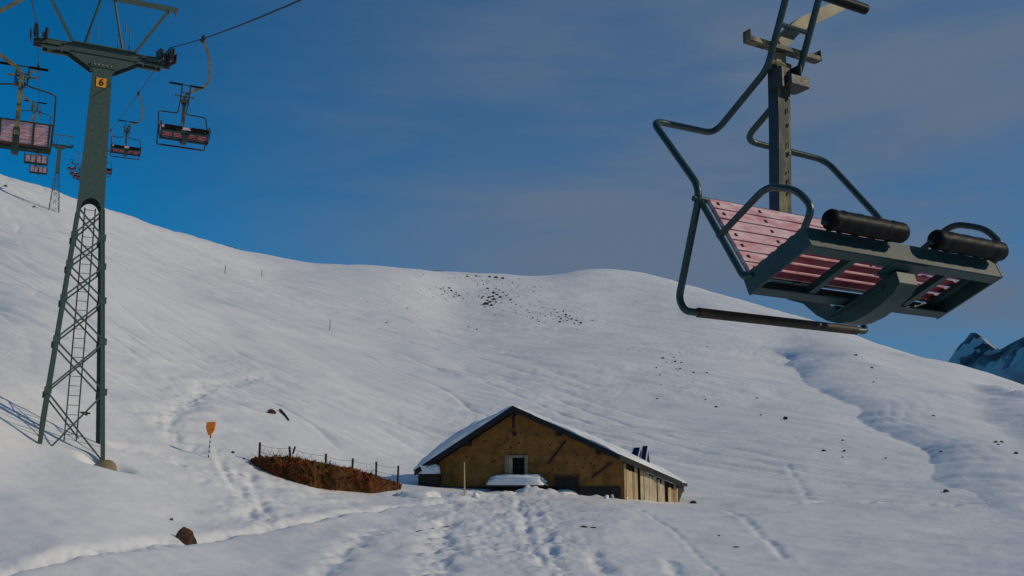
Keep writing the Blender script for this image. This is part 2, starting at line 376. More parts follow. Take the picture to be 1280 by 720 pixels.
def build_ground():
    az = np.concatenate([np.linspace(-PI, -.60, 70)[:-1], np.linspace(-.60, .60, 1000), np.linspace(.60, PI, 70)[1:-1]])
    rr = np.concatenate([np.geomspace(2.0, 16, 60)[:-1], np.geomspace(16, 62, 330)[:-1], np.geomspace(62, 480, 480)[:-1], np.geomspace(480, 5000, 30)])
    na, nr = len(az), len(rr); A, R_ = np.meshgrid(az, rr, indexing='ij'); X, Y = R_*np.sin(A), R_*np.cos(A)
    Z = ground(X.ravel(), Y.ravel())
    V = np.c_[X.ravel(), Y.ravel(), Z]; V = np.r_[V, [[0,0,GZ]]]; ctr = len(V)-1
    i, j = np.meshgrid(np.arange(na), np.arange(nr-1), indexing='ij'); i2 = (i+1)%na
    Q = np.stack([i*nr+j, i*nr+j+1, i2*nr+j+1, i2*nr+j], -1).reshape(-1,4)
    tri = np.array([(ctr, a*nr, ((a+1)%na)*nr) for a in range(na)])
    me = bpy.data.meshes.new('snow_ground'); nl = Q.size+tri.size
    me.vertices.add(len(V)); me.vertices.foreach_set('co', V.ravel())
    me.loops.add(nl); me.loops.foreach_set('vertex_index', np.r_[Q.ravel(), tri.ravel()].astype(np.int32))
    npol = len(Q)+len(tri); me.polygons.add(npol)
    me.polygons.foreach_set('loop_start', np.r_[np.arange(len(Q))*4, Q.size+np.arange(len(tri))*3].astype(np.int32))
    me.polygons.foreach_set('use_smooth', np.ones(npol, bool))
    me.update(calc_edges=True); me.validate()
    me.materials.append(SNOW); o = bpy.data.objects.new('snow_ground', me); C.objects.link(o)
    return tag(o, kind='structure')
build_ground()

# ------------------------------------------------------------------ far mountain and ridge
def mountain(name, prof, r_of, depth, seed, rockiness=.5, steep=1.15):
    """prof: (px, py) crest; a crest line with its real distance, both flanks modelled"""
    pxs = np.linspace(prof[0][0], prof[-1][0], 150); pys = np.interp(pxs, [p[0] for p in prof], [p[1] for p in prof])
    crest = []
    for a, b in zip(pxs, pys):
        d = ray(a, b); h = math.hypot(d[0], d[1]); r = r_of(a); crest.append((d[0]/h*r, d[1]/h*r, d[2]/h*r))
    crest = np.array(crest); t = np.gradient(crest[:,:2], axis=0); t /= np.linalg.norm(t, axis=1)[:,None]
    tm = t.mean(0); tm /= np.linalg.norm(tm); nrm = np.array([tm[1], -tm[0]])
    offs = np.r_[-np.geomspace(depth, 4, 46), 0, np.geomspace(4, depth, 60)]
    X = crest[:,0][:,None]+nrm[0]*offs[None]; Y = crest[:,1][:,None]+nrm[1]*offs[None]
    rough = fbm(X/90+seed, Y/90, 5, .6)
    ao = np.abs(offs)[None]
    Z = crest[:,2][:,None]-steep*ao*(1+.25*fbm(X/160, Y/160+seed, 3))+rough*np.minimum(ao*.35, 42)
    m = MB(); na, nb = X.shape
    rock = fbm(X/55+seed*2, Y/55+Z/70, 4, .6)-.0075*(ao-62-55*fbm(X/120, Y/120+seed, 2)); rock[pxs < 1216] += .9
    for mi in (0,1):
        m.mi = mi; base_i = len(m.v)
        if mi == 0: m.add(np.c_[X.ravel(), Y.ravel(), Z.ravel()], [])
        fs = [(i*nb+j, i*nb+j+1, (i+1)*nb+j+1, (i+1)*nb+j) for i in range(na-1) for j in range(nb-1) if (rock[i,j] > 0) == (mi == 1)]
        m.f += fs; m.m += [mi]*len(fs)
    return m
def mountain_mat():
    m = bpy.data.materials.new('mountain_rock_snow'); m.use_nodes = True; nt = m.node_tree; b = nt.nodes['Principled BSDF']; N = nt.nodes.new; L = nt.links.new
    b.inputs['Roughness'].default_value = .8; b.inputs['Specular IOR Level'].default_value = .1
    tc = N('ShaderNodeTexCoord'); n = N('ShaderNodeTexNoise'); n.inputs['Scale'].default_value = .011; n.inputs['Detail'].default_value = 9; n.inputs['Roughness'].default_value = .66
    L(tc.outputs['Object'], n.inputs['Vector']); r = N('ShaderNodeValToRGB')
    r.color_ramp.elements[0].position = .47; r.color_ramp.elements[1].position = .58
    r.color_ramp.elements[0].color = (.19,.21,.24,1); r.color_ramp.elements[1].color = (.06,.067,.08,1)
    L(n.outputs['Fac'], r.inputs['Fac']); L(r.outputs['Color'], b.inputs['Base Color'])
    bp = N('ShaderNodeBump'); bp.inputs['Strength'].default_value = .6; bp.inputs['Distance'].default_value = 12
    L(n.outputs['Fac'], bp.inputs['Height']); L(bp.outputs['Normal'], b.inputs['Normal'])
    return m
MOUNT = mountain_mat()
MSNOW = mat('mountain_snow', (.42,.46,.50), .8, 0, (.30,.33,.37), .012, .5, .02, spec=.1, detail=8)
mm = mountain('mountain', [(1202,480),(1204,452),(1205,436),(1208,423),(1213,416),(1220,416),(1228,423),(1236,431),(1244,437),(1252,436),(1262,430),(1272,425),(1282,420),(1310,404),(1340,412),(1400,380),(1470,402),(1560,372),(1640,410)], lambda a: 2700-(a-1195)*2.6, 900, 3.3)
tag(mm.build('mountain', MSNOW, None, 40, MOUNT), kind='structure')
mh = mountain('hills', [(505,344),(520,340.5),(531,338.6),(545,338.4),(553,338.2),(562,341),(580,345)], lambda a: 1500, 400, 8.1, steep=.5)
tag(mh.build('hills', MOUNT, None, 40, MOUNT), kind='structure')

# ------------------------------------------------------------------ chair
TS, BL, SD, HP, SL = .379, .564, .355, .084, .452     # seat tilt, back lean, seat depth, frame height, back length
def cf(X, F, Z): return (X, -F, Z)                    # chair frame: F is the way a rider faces
HW = .575
fv = np.array([0,-math.cos(TS), math.sin(TS)]); nv = np.array([0, math.sin(TS), math.cos(TS)])
bv = np.array([0, math.sin(BL), math.cos(BL)]); bn = np.array([0,-math.cos(BL), math.sin(BL)]); xv = np.array([1.,0,0])
def make_chair(gx=.35):
    root = empty('lift_chair')
    m = MB()                                         # seat frame: flat steel sides, front and rear channel, two cross bars
    for s in (-1,1): m.box(xv*s*HW+fv*SD/2+nv*HP/2, (.012, SD+.012, HP), (xv,fv,nv))
    m.box(fv*SD+nv*HP/2, (HW*2-.012, .008, HP), (xv,fv,nv)); m.box(fv*(SD-.026)+nv*.004, (HW*2-.014, .05, .008), (xv,fv,nv))
    m.box(nv*HP/2, (HW*2-.012, .008, HP-.02), (xv,fv,nv)); m.box(fv*.026+nv*.004, (HW*2-.014, .05, .008), (xv,fv,nv))
    for s in (-1,1): m.box(xv*s*.285+fv*SD/2+nv*(.02), (.035, SD-.02, .03), (xv,fv,nv)); 
    for s in (-1,1): m.box(xv*s*(HW-.04)+fv*SD/2+nv*.062, (.03, SD-.02, .02), (xv,fv,nv))
    m.build('seat_frame', PLATE, root)
    m = MB()
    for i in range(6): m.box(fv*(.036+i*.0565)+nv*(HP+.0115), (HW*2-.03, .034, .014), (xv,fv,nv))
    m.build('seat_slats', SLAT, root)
    b0 = nv*HP
    m = MB()
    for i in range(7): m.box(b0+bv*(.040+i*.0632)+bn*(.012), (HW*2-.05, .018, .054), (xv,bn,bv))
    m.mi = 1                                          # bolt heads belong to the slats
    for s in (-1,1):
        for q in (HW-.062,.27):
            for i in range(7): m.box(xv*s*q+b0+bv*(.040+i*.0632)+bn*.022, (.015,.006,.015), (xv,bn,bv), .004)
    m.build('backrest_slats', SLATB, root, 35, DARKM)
    m = MB()
    for s in (-1,1):
        m.tube(fillet([xv*s*HW+b0+bv*-.02-bn*.006+fv*.05, xv*s*HW+b0-bn*.006, xv*s*HW+b0+bv*(SL+.012)-bn*.006],.05), .0145, 10)
        m.box(xv*s*.27+b0+bv*SL/2-bn*.006, (.035,.012,SL-.01), (xv,bn,bv)); m.box(xv*s*(HW-.05)+b0+bv*SL/2-bn*.003, (.03,.008,SL-.01), (xv,bn,bv))
    m.tube([xv*-(HW+.035)+b0+bv*(SL+.012)-bn*.006, xv*(HW+.035)+b0+bv*(SL+.012)-bn*.006], .0135, 10)
    m.tube([xv*-HW+b0+bv*.03-bn*.012, xv*HW+b0+bv*.03-bn*.012], .012, 8)
    m.build('backrest_frame', TUBE, root)
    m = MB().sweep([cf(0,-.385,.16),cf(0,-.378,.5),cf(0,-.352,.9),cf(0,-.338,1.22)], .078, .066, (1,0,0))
    for i, f in enumerate(m.f):                       # flanks coloured dark for their shade, worn bare metal on front and back
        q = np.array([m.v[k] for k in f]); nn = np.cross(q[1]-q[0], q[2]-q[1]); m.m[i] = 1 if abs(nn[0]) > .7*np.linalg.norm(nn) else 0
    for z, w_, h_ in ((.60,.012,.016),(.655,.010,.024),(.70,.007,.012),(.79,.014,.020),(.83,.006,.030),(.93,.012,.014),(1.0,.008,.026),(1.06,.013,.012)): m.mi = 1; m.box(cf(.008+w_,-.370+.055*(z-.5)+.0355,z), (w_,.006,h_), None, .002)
    m.build('hanger_post', GALV, root, 35, POST_SHADE_MARKS)
    m = MB().sweep(fillet([cf(0,-.337,1.222),cf(0,-.335,1.33),cf(.13,-.335,1.47),cf(.31,-.335,1.575),cf(.50,-.335,1.69),cf(.585,-.335,1.90),cf(.56,-.335,2.35),cf(gx+.10,-.335,2.75),cf(gx,-.335,2.93)],.16,6), .042, .062, (0,1,0))
    ha = m.build('hanger_arm', ARMP, root)
    m = MB(); m.box(cf(gx,-.335,2.96), (.07,.30,.09), None, .015); m.box(cf(gx,-.335,2.90), (.05,.12,.08), None, .01); m.tube([cf(gx-.05,-.25,2.94),cf(gx+.05,-.25,2.94)], .03, 10); m.tube([cf(gx-.05,-.42,2.94),cf(gx+.05,-.42,2.94)], .03, 10)
    m.build('rope_grip', DARKM, root)
    m = MB()                                          # flat ski bracket with upturned ends
    m.box(cf(0,-.30,1.30), (.46,.05,.022), None, .006)
    for s in (-1,1): m.box(cf(s*.232,-.30,1.317), (.006,.05,.056))
    m.tube([cf(-.075,-.33,1.235),cf(.06,-.33,1.235)], .02, 10)
    m.build('ski_bracket', GALV, root)
    m = MB(); m.box(cf(.045,-.30,1.135), (.14,.11,.045), None, .012); m.box(cf(-.06,-.30,1.14), (.03,.09,.10), None, .01); m.box(cf(.07,-.30,1.18), (.02,.08,.09), None, .008); m.build('pivot_block', DARKM, root)
    R = .0165
    def hoop_side(s): return [cf(s*.10,-.335,1.175), cf(s*.10,-.695,.985), cf(s*HW,-.595,.930), cf(s*(HW+.012),-.262,.505), cf(s*(HW+.004),-.44,.055)]
    fb = [cf(HW-.06,-.40,-.008)]
    tube = [cf(-.10,-.145,1.545), cf(-.10,-.30,1.215)]+hoop_side(-1)+[cf(-HW,-.41,-.005), cf(HW,-.41,-.005)]+hoop_side(1)[::-1]+[cf(.10,-.30,1.215), cf(.10,-.145,1.545)]
    m = MB().tube(fillet(tube, .075, 6), R, 12); m.tube([cf(-.40,-.145,1.55),cf(.40,-.145,1.55)], .015, 10); m.tube([cf(-.1,-.225,1.38),cf(.1,-.225,1.38)], .012, 8)
    sb = m.build('safety_bar', TUBE, root)
    MB().tube([cf(-.50,-.41,-.005),cf(.50,-.41,-.005)], .0225, 12).build('foot_sleeve', RUBBER, sb)
    for s in (-1,1): MB().tube([cf(s*.10,-.145,1.55),cf(s*.415,-.145,1.55)], .026, 12).build('bar_grip', CUSH, sb)
    for s in (-1,1):
        m = MB().tube(fillet([cf(s*HW,-.175,.275),cf(s*HW,.118,.421),cf(s*HW,.275,.362),cf(s*HW,.345,.275),cf(s*HW,.30,.205)],.06,6), .0145, 10)
        m.build('armrest', TUBE, root)
    for x0, x1 in ((-.513,-.087),(.10,.545)):
        nx = 22; xx = np.r_[x0, x0+.004, np.linspace(x0+.015, x1-.015, nx), x1-.004, x1]
        rr_ = np.r_[.026,.036, .0425+.0022*np.sin(np.arange(nx)*1.9+x0*7)*np.sin(np.arange(nx)*.61), .036,.026]
        for q in (4, nx-3): rr_[q] = .0375
        cu = MB().tube([cf(a,.36,.235) for a in xx], list(rr_), 18).build('knee_cushion', CUSH, root)
        m = MB().tube([cf(x0-.02,.352,.222),cf(x1+.015,.352,.222)], .010, 8)
        for q in (x0+.05,x1-.05): m.tube([cf(q,.352,.225),cf(q,.312,.205)], .009, 8)
        m.build('cushion_rod', TUBE, cu)
    o = [(-.42,.30),(-.412,.18),(-.37,.11),(-.30,.075),(-.218,.045),(-.145,-.018),(-.085,-.052),(-.025,-.072),(.05,-.075),(.124,-.058),(.20,-.025),(.262,.008),(.300,.050),(.288,.098),(.22,.080),(.10,.030),(-.02,-.014),(-.10,-.006),(-.2,.07),(-.29,.16),(-.345,.24),(-.352,.30)]
    m = MB().prism([cf(-.055,a,b) for a,b in o], (.11,0,0))
    for sx in (-.0585,.0585): m.bar(cf(sx,.22,.042), cf(sx,-.07,-.035), .012, .020, (1,0,0))
    m.box(cf(0,.275,.112), (.20,.10,.012), (xv,(0,-math.cos(TS),math.sin(TS)),nv)); m.tube([cf(-.09,.24,.085),cf(.09,.24,.085)], .012, 8); m.tube([cf(-.07,-.03,-.003),cf(.07,-.03,-.003)], .010, 8)
    m.build('support_beam', PLATE, root)
    return root

PSI = .46                                              # bearing of the lift line below the first tower
W_ = np.array([math.cos(PSI), math.sin(PSI), 0]); D_ = np.array([-math.sin(PSI), math.cos(PSI), 0])
T1R = np.array([-11.21, 30.56, 14.15]); T1C = T1R-1.97*W_
d2 = ray(75,180); T2R_ = 182.; T2C = d2/math.hypot(d2[0],d2[1])*T2R_   # rope level at the far tower
uB = (T2C-T1C)[:2]; LB = np.linalg.norm(uB); uB /= LB; PSIB = math.atan2(-uB[0], uB[1]); WB = np.array([uB[1], -uB[0], 0])
G = 1.97
def rope_point(side, s):
    """side +1 right (descending), -1 left; s = metres along the line from the first tower"""
    if s <= 0:
        p = T1C+side*G*W_+D_*s; z = T1R[2]+(.355 if side > 0 else .372)*s+.0011*s*(s+30) ; return np.array([p[0],p[1],z])
    t = s/LB; p = np.r_[(T1C+side*G*W_)[:2]*(1-t)+(T2C+side*G*WB)[:2]*t, 0]
    p[2] = T1R[2]*(1-t)+(T2C[2]+.1)*t-4*SAG*t*(1-t) if s <= LB else T2C[2]+.33*(s-LB)
    return p
SAG = 2.5
GRIP = 2.965
def put_chair(o, side, s, yaw=None, swing=0.):
    p = rope_point(side, s); yw = (PSI if s <= 0 else PSIB) if yaw is None else yaw
    if side < 0: yw += PI
    gxv = np.array([math.cos(yw), math.sin(yw), 0]); fvv = np.array([math.sin(yw), -math.cos(yw), 0])
    loc = p-(.35 if side > 0 else .02)*gxv+.335*fvv-np.array([0,0,GRIP]); o.location = loc; o.rotation_euler = (0,0,yw); return o
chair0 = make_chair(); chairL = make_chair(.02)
chair0.location = (1.454,4.222,.763); chair0.rotation_euler = (0,0,.529)
tag(chair0, 'largest chair, at upper right, its red slatted seat seen from below', 'chairlift seat', 'empty double chairs on the lift')
CH = [(1,-7.3,'empty double chair right of the big lattice tower, just before its sheaves','n'),
      (1,11.6,'smaller empty double chair close right of the big tower shaft, second behind the nearest','n'),
      (1,31.5,'small empty double chair half hidden behind the big tower shaft','n'),
      (1,62,'tiny chair just left of the big tower shaft, lowest of the chairs there','n'),
      (1,79,'tiny chair left of the big tower shaft, next above the lowest','n'),
      (1,98,'tiny chair beside the right arm of the far lift tower, third up from the lowest','n'),
      (1,120,'tiniest chair hanging right of the far lift tower head','n'),
      (-1,-13.4,'chair seen from behind at the left edge, pink slatted back and post in front','n'),
      (-1,8.5,'chair partly hidden behind the larger pink backed chair at the left edge','n'),
      (-1,26,'small pink backed chair just left of the far tower, upper one of two','n'),
      (-1,44,'small pink backed chair just left of the far tower, lower one of two','n')]
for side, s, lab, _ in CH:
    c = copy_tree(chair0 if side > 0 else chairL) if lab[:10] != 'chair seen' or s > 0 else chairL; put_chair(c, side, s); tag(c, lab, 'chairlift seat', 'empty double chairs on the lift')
# ------------------------------------------------------------------ ropes
for side, lab in ((1,'right hand steel rope that the empty facing chairs hang from'),(-1,'left hand steel rope that the chairs seen from behind hang from')):
    ss = np.r_[np.linspace(-46,0,20), np.linspace(0,LB,50)[1:], LB+12, LB+40]
    o = MB().tube([rope_point(side, s) for s in ss], .016, 8).build('haul_rope', ROPE); tag(o, lab, 'steel rope', 'haul ropes of the chairlift')

# ------------------------------------------------------------------ towers
ZB = 1.02                                              # height of the leg feet
ARM = 13.45-ZB; SH0 = 7.35; LEAN = 0.
def half(z): return np.interp(z, [-1.,0,SH0,ARM], [.96,.92,.375,.265])
def make_tower(plate):
    root = empty('lift_tower')
    lv = [-.35,1.75,3.25,4.5,5.55,6.45,SH0]
    m = MB()
    for sx in (-1,1):
        for sy in (-1,1):
            zz = [-1.,SH0]
            leg = MB(); a = np.array([sx*half(-.9), sy*half(-.9), -.9]); b = np.array([sx*half(SH0), sy*half(SH0), SH0])
            leg.bar(a+[-sx*.05,0,0], b+[-sx*.04,0,0], .125, .022, (0,1,0)); leg.bar(a+[0,-sy*.05,0], b+[0,-sy*.04,0], .022, .125, (0,1,0))
            for z in lv[1:-1]: leg.box((sx*(half(z)-.05), sy*(half(z)+.002), z), (.20,.026,.20))
            leg.build('leg', GREEN, root)
    for i in range(len(lv)-1):
        z0, z1 = lv[i], lv[i+1]; h0, h1 = half(z0), half(z1)
        for s in (-1,1):
            for q in (-1,1):
                m.bar((q*h0, s*(h0-.012), z0), (-q*h1, s*(h1-.012), z1), .05, .012+.002*q, (0,1,0))
                m.bar((s*(h0-.012), q*h0, z0), (s*(h1-.012), -q*h1, z1), .012+.002*q, .05, (0,1,0))
    m.build('lattice_braces', GREEN, root)
    # riveted sheet shaft with an arched opening at its foot
    m = MB(); h0, h1 = half(SH0-.1), half(ARM-.35); ZA = SH0-.1; zt = ARM-.35
    for k in range(4):
        ca, sa = math.cos(k*PI/2), math.sin(k*PI/2)
        T = lambda x, y, z: (ca*x-sa*y, sa*x+ca*y, z)
        arc = [(.29*math.cos(t), ZA+.02+.40*math.sin(t)) for t in np.linspace(0, PI, 13)]
        hh = lambda z: np.interp(z, [ZA,zt], [h0,h1]); zm = ZA+.55
        vs = [T(x, -hh(z), z) for x, z in arc]; na = len(vs)
        top = [T(hh(zm)*math.cos(t)*1.0 if False else hh(zm)*x/.29, -hh(zm), zm) for x, t in [(a[0],0) for a in arc]]
        side_r = T(h0, -h0, ZA); side_l = T(-h0, -h0, ZA)
        m.add(vs+top+[side_r, side_l], [(i, i+1, na+i+1, na+i) for i in range(na-1)]+[(2*na, 0, na), (na-1, 2*na+1, 2*na-1)])
        m.add([T(-hh(zm),-hh(zm),zm), T(hh(zm),-hh(zm),zm), T(h1,-h1,zt), T(-h1,-h1,zt)], [(0,1,2,3)])
    m.build('shaft', GREEN, root, 20)
    m = MB()
    for s in (-1,1):
        m.bar((s*.165, .05, .35), (s*.150, .03, SH0+.1), .035, .02)
    for i in range(25): z = .55+i*.285; m.tube([(-.16,.045,z),(.16,.045,z)], .010, 6)
    m.build('ladder', GREEN, root)
    m = MB()                                            # cross arm: two channels, gusset, bolts
    for y in (-.22,.22):
        m.box((0,y,ARM+.045), (3.5,.05,.20)); m.box((0,y,ARM+.16), (3.5,.13,.03)); m.box((0,y,ARM-.07), (3.5,.13,.03))
        m.prism([(-1.05,y-.02,ARM-.086),(1.05,y-.02,ARM-.086),(.36,y-.02,ARM-.52),(-.36,y-.02,ARM-.52)], (0,.04,0))
    for x in np.linspace(-1.6,1.6,9): m.box((x,0,ARM+.045), (.05,.39,.19))
    m.box((0,0,ARM-.42), (.70,.62,.14)); m.box((0,0,ARM+.195), (1.9,.75,.03))
    for s in (-1,1):
        m.box((s*1.52,-.30,ARM+.05),(.55,.05,.12)); m.box((s*1.40,-.31,ARM-.12),(.80,.06,.05)); m.tube([(s*1.1,-.29,ARM+.10),(s*1.75,-.29,ARM+.10)],.035,8)
    m.mi = 1
    for x in np.linspace(-.24,.24,5): m.tube([(x,-.335,ARM-.42),(x,-.30,ARM-.42)], .028, 8)
    m.build('cross_arm', GREEN, root, 35, JAMB)
    m = MB(); zb = ARM+2.05
    m.box((0,0,zb), (4.3,.12,.15), None, .01)
    for s in (-1,1):
        m.bar((s*.85,0,ARM+.19), (s*1.85,0,zb-.075), .085, .085); m.bar((s*.62,.30,ARM+.2), (s*.20,.02,zb-.07), .06, .05)
        m.tube([(s*2.1,-.05,zb-.07),(s*2.1,-.05,zb-.24)], .03, 8); m.tube([(s*1.88,-.05,zb-.07),(s*1.88,-.05,zb-.20)], .03, 8)
    m.build('lifting_gantry', GREEN, root)
    m = MB()
    for x, h in ((-.42,.75),(-.2,.95),(.42,.85),(.62,1.25),(.76,1.1)): m.tube([(x,.34,ARM+.19),(x,.34,ARM+.19+h)], .015, 6)
    m.build('platform_rail', GREEN, root)
    for s in (-1,1):
        sl = .33 if True else 0
        dirv = np.array([0, math.cos(math.atan(sl)), math.sin(math.atan(sl))]); upv = np.array([0,-dirv[2],dirv[1]])
        c = np.array([s*G, 0, ARM+.42]); st = MB()
        st.box(c-upv*.17, (.10,1.9,.10), (xv,dirv,upv)); st.box(c-upv*.30+np.array([-s*.16,0,0]), (.42,.30,.28), (xv,dirv,upv), .02)
        for k in (-.5,.5): st.box(c-upv*.10+dirv*k, (.14,.75,.07), (xv,dirv,upv))
        for k in (-.55,.0,.55): st.box(c-upv*.02+dirv*k+np.array([-s*.30,0,0]), (.10,.34,.30), (xv,dirv,upv), .04)
        st.tube([c-upv*.05-dirv*.7+np.array([-s*.22,0,0]), c-upv*.05+dirv*.7+np.array([-s*.22,0,0])], .05, 8)
        tr = st.build('sheave_train', DARKM, root)
        for k in (-.82,-.30,.30,.82):
            w = MB(); cc = c+dirv*k-upv*.0; n = 22; prof = [(-.055,.20),(-.03,.20),(-.018,.172),(.018,.172),(.03,.20),(.055,.20),(.04,.06),(-.04,.06)]
            vs = [cc+xv*a+(dirv*math.cos(t)+upv*math.sin(t))*b for t in np.linspace(0,2*PI,n,endpoint=False) for a,b in prof]; q = len(prof)
            fs = [(i*q+j, i*q+(j+1)%q, ((i+1)%n)*q+(j+1)%q, ((i+1)%n)*q+j) for i in range(n) for j in range(q)]
            w.add(vs, fs); w.tube([cc-xv*.07,cc+xv*.07], .07, 10); w.build('sheave_wheel', DARKM, tr)
        g_ = MB(); g_.bar(c-upv*.12+xv*s*.14-dirv*.9, c-upv*.12+xv*s*.14+dirv*.9, .02, .30, upv); g_.build('rope_catcher', RUST, tr)
    if plate:
        p = MB().box((-.01,-half(ARM-1.0)-.02,ARM-1.0), (.29,.018,.30), None, 0).build('number_plate', YELLOW, root)
        cu = bpy.data.curves.new('digit', 'FONT'); cu.body = '6'; cu.size = .31; cu.extrude = .004; cu.align_x = 'CENTER'; cu.align_y = 'CENTER'; cu.offset = .006
        to = bpy.data.objects.new('t', cu); C.objects.link(to); bpy.context.view_layer.update()
        me = bpy.data.meshes.new_from_object(to.evaluated_get(bpy.context.evaluated_depsgraph_get())); bpy.data.objects.remove(to)
        me.materials.clear(); me.materials.append(BLACK); dg = bpy.data.objects.new('plate_digit', me); C.objects.link(dg); dg.parent = p
        dg.location = (-.01,-half(ARM-1.0)-.036,ARM-1.0); dg.rotation_euler = (PI/2,0,0)
    return root
tower = make_tower(True)
tower.location = (T1C[0], T1C[1], ZB); tower.rotation_euler = (0,0,PSI)
tag(tower, 'large green lattice lift tower with yellow number plate at the left', 'lift tower', 'towers of the chairlift')
def footing(root, x, y, ztop, depth, r):
    n = 24; lay = [(ztop,.22),(ztop-.03,.55),(ztop-.10,.82),(ztop-.22,1.),(ztop-.42,1.12),(ztop-depth,1.2)]
    vs = [(x+r*k*math.cos(2*PI*i/n)*(1+.04*math.sin(5*i)), y+r*k*math.sin(2*PI*i/n), z) for z,k in lay for i in range(n)]
    fs = [tuple(range(n))]+[(a*n+i,a*n+(i+1)%n,(a+1)*n+(i+1)%n,(a+1)*n+i) for a in range(len(lay)-1) for i in range(n)]
    MB().add(vs, fs).build('footing', CONC, root)
for sx in (-1,1):
    for sy in (-1,1): footing(tower, sx*.95, sy*.95, -.20 if sx>0 else -.5, 1.5, .29)
t2 = copy_tree(tower)
for ch in list(t2.children):
    if ch.name.startswith(('number_plate','footing')):
        for g in list(ch.children): bpy.data.objects.remove(g)
        bpy.data.objects.remove(ch)
t2.location = (T2C[0], T2C[1], T2C[2]-.42-ARM); t2.rotation_euler = (0,0,PSIB)
t2['label'] = 'distant green lattice lift tower on the slope below the skyline'

# ------------------------------------------------------------------ hut
HA = math.radians(12.0); hu = np.array([math.cos(HA), -math.sin(HA), 0]); hv = np.array([math.sin(HA), math.cos(HA), 0]); zv = np.array([0,0,1.])
HP0 = on_plane(640, 618, (0,HUT_Y,0), (0,1,0))
hut = empty('hut', HP0, -HA)
tag(hut, 'brown snow roofed mountain hut with a lit plank lean-to at its right', 'hut')
def hpx(px, py, v=0.):
    """view direction -> (u, z) on the hut's own vertical plane v metres behind the gable wall"""
    P = on_plane(px, py, HP0+hv*v, hv)-HP0; return np.array([P@hu, P[2]])
VO = -.45
ridge = hpx(641,508,VO); le = hpx(519,588,VO); VR = 2.55; re = hpx(852,603,VR); HL = 8.5
sl_l = (ridge[1]-le[1])/(ridge[0]-le[0]); sl_r = (ridge[1]-re[1])/(re[0]-ridge[0])
def roof_z(u): return ridge[1]-(sl_l*(ridge[0]-u) if u < ridge[0] else sl_r*(u-ridge[0]))
wl, wr = hpx(533,600)[0], hpx(779,600)[0]
m = MB()                                              # gable body under the roof boards
o = [(wl,-1.4),(wr,-1.4),(wr,roof_z(wr)-.19),(ridge[0],ridge[1]-.22),(wl,roof_z(wl)-.19)]
m.prism([(u,0,z) for u,z in o], (0,HL-.4,0)); wall = m.build('wall', PLASTER, hut, 0)
m = MB()
def slab(u0, u1, t0, t1, v0, v1, top):
    """sloping slab whose lower face is top+t0 and upper face top+t1"""
    m.prism([(u0,v0,roof_z(u0)+t0),(u1,v0,roof_z(u1)+t0),(u1,v0,roof_z(u1)+t1),(u0,v0,roof_z(u0)+t1)], (0,v1-v0,0))
slab(le[0], ridge[0]-.001, -.16, 0, VO, HL, 0)
UK = wr-.10                                           # from here the right verge runs back along the plank wall
pl = [(ridge[0]+.001,VO),(UK,VO),(re[0],VR),(re[0],HL),(ridge[0]+.001,HL)]; n_ = len(pl)
m.add([(u,v,roof_z(u)-.16) for u,v in pl]+[(u,v,roof_z(u)) for u,v in pl], [tuple(range(n_-1,-1,-1)),tuple(range(n_,2*n_))]+[(i,(i+1)%n_,n_+(i+1)%n_,n_+i) for i in range(n_)])
roof = m.build('roof', FASCIA, hut, 0)
m = MB()
for u0, u1 in ((le[0]-.03, ridge[0]), (ridge[0], UK)):   # barge boards
    m.prism([(u0,VO-.035,roof_z(u0)-.20),(u1,VO-.035,roof_z(u1)-.20),(u1,VO-.035,roof_z(u1)+.03),(u0,VO-.035,roof_z(u0)+.03)], (0,.033,0))
nb = np.array([VR-VO, -(re[0]-UK)]); nb = nb/np.linalg.norm(nb)*.033
m.prism([(UK,VO,roof_z(UK)-.20),(re[0],VR,roof_z(re[0])-.20),(re[0],VR,roof_z(re[0])+.03),(UK,VO,roof_z(UK)+.03)], (nb[0],nb[1],0))
m.build('barge_board', FASCIA, roof, 0)
# rafters / purlin ends
m = MB()
for u in (le[0]+.8, ridge[0]-1.9, ridge[0]-.06, ridge[0]+1.8, ridge[0]+3.4): m.box((u, -.2, roof_z(u)-.27), (.16,.42,.17))
m.build('purlin', DKWOOD, roof)
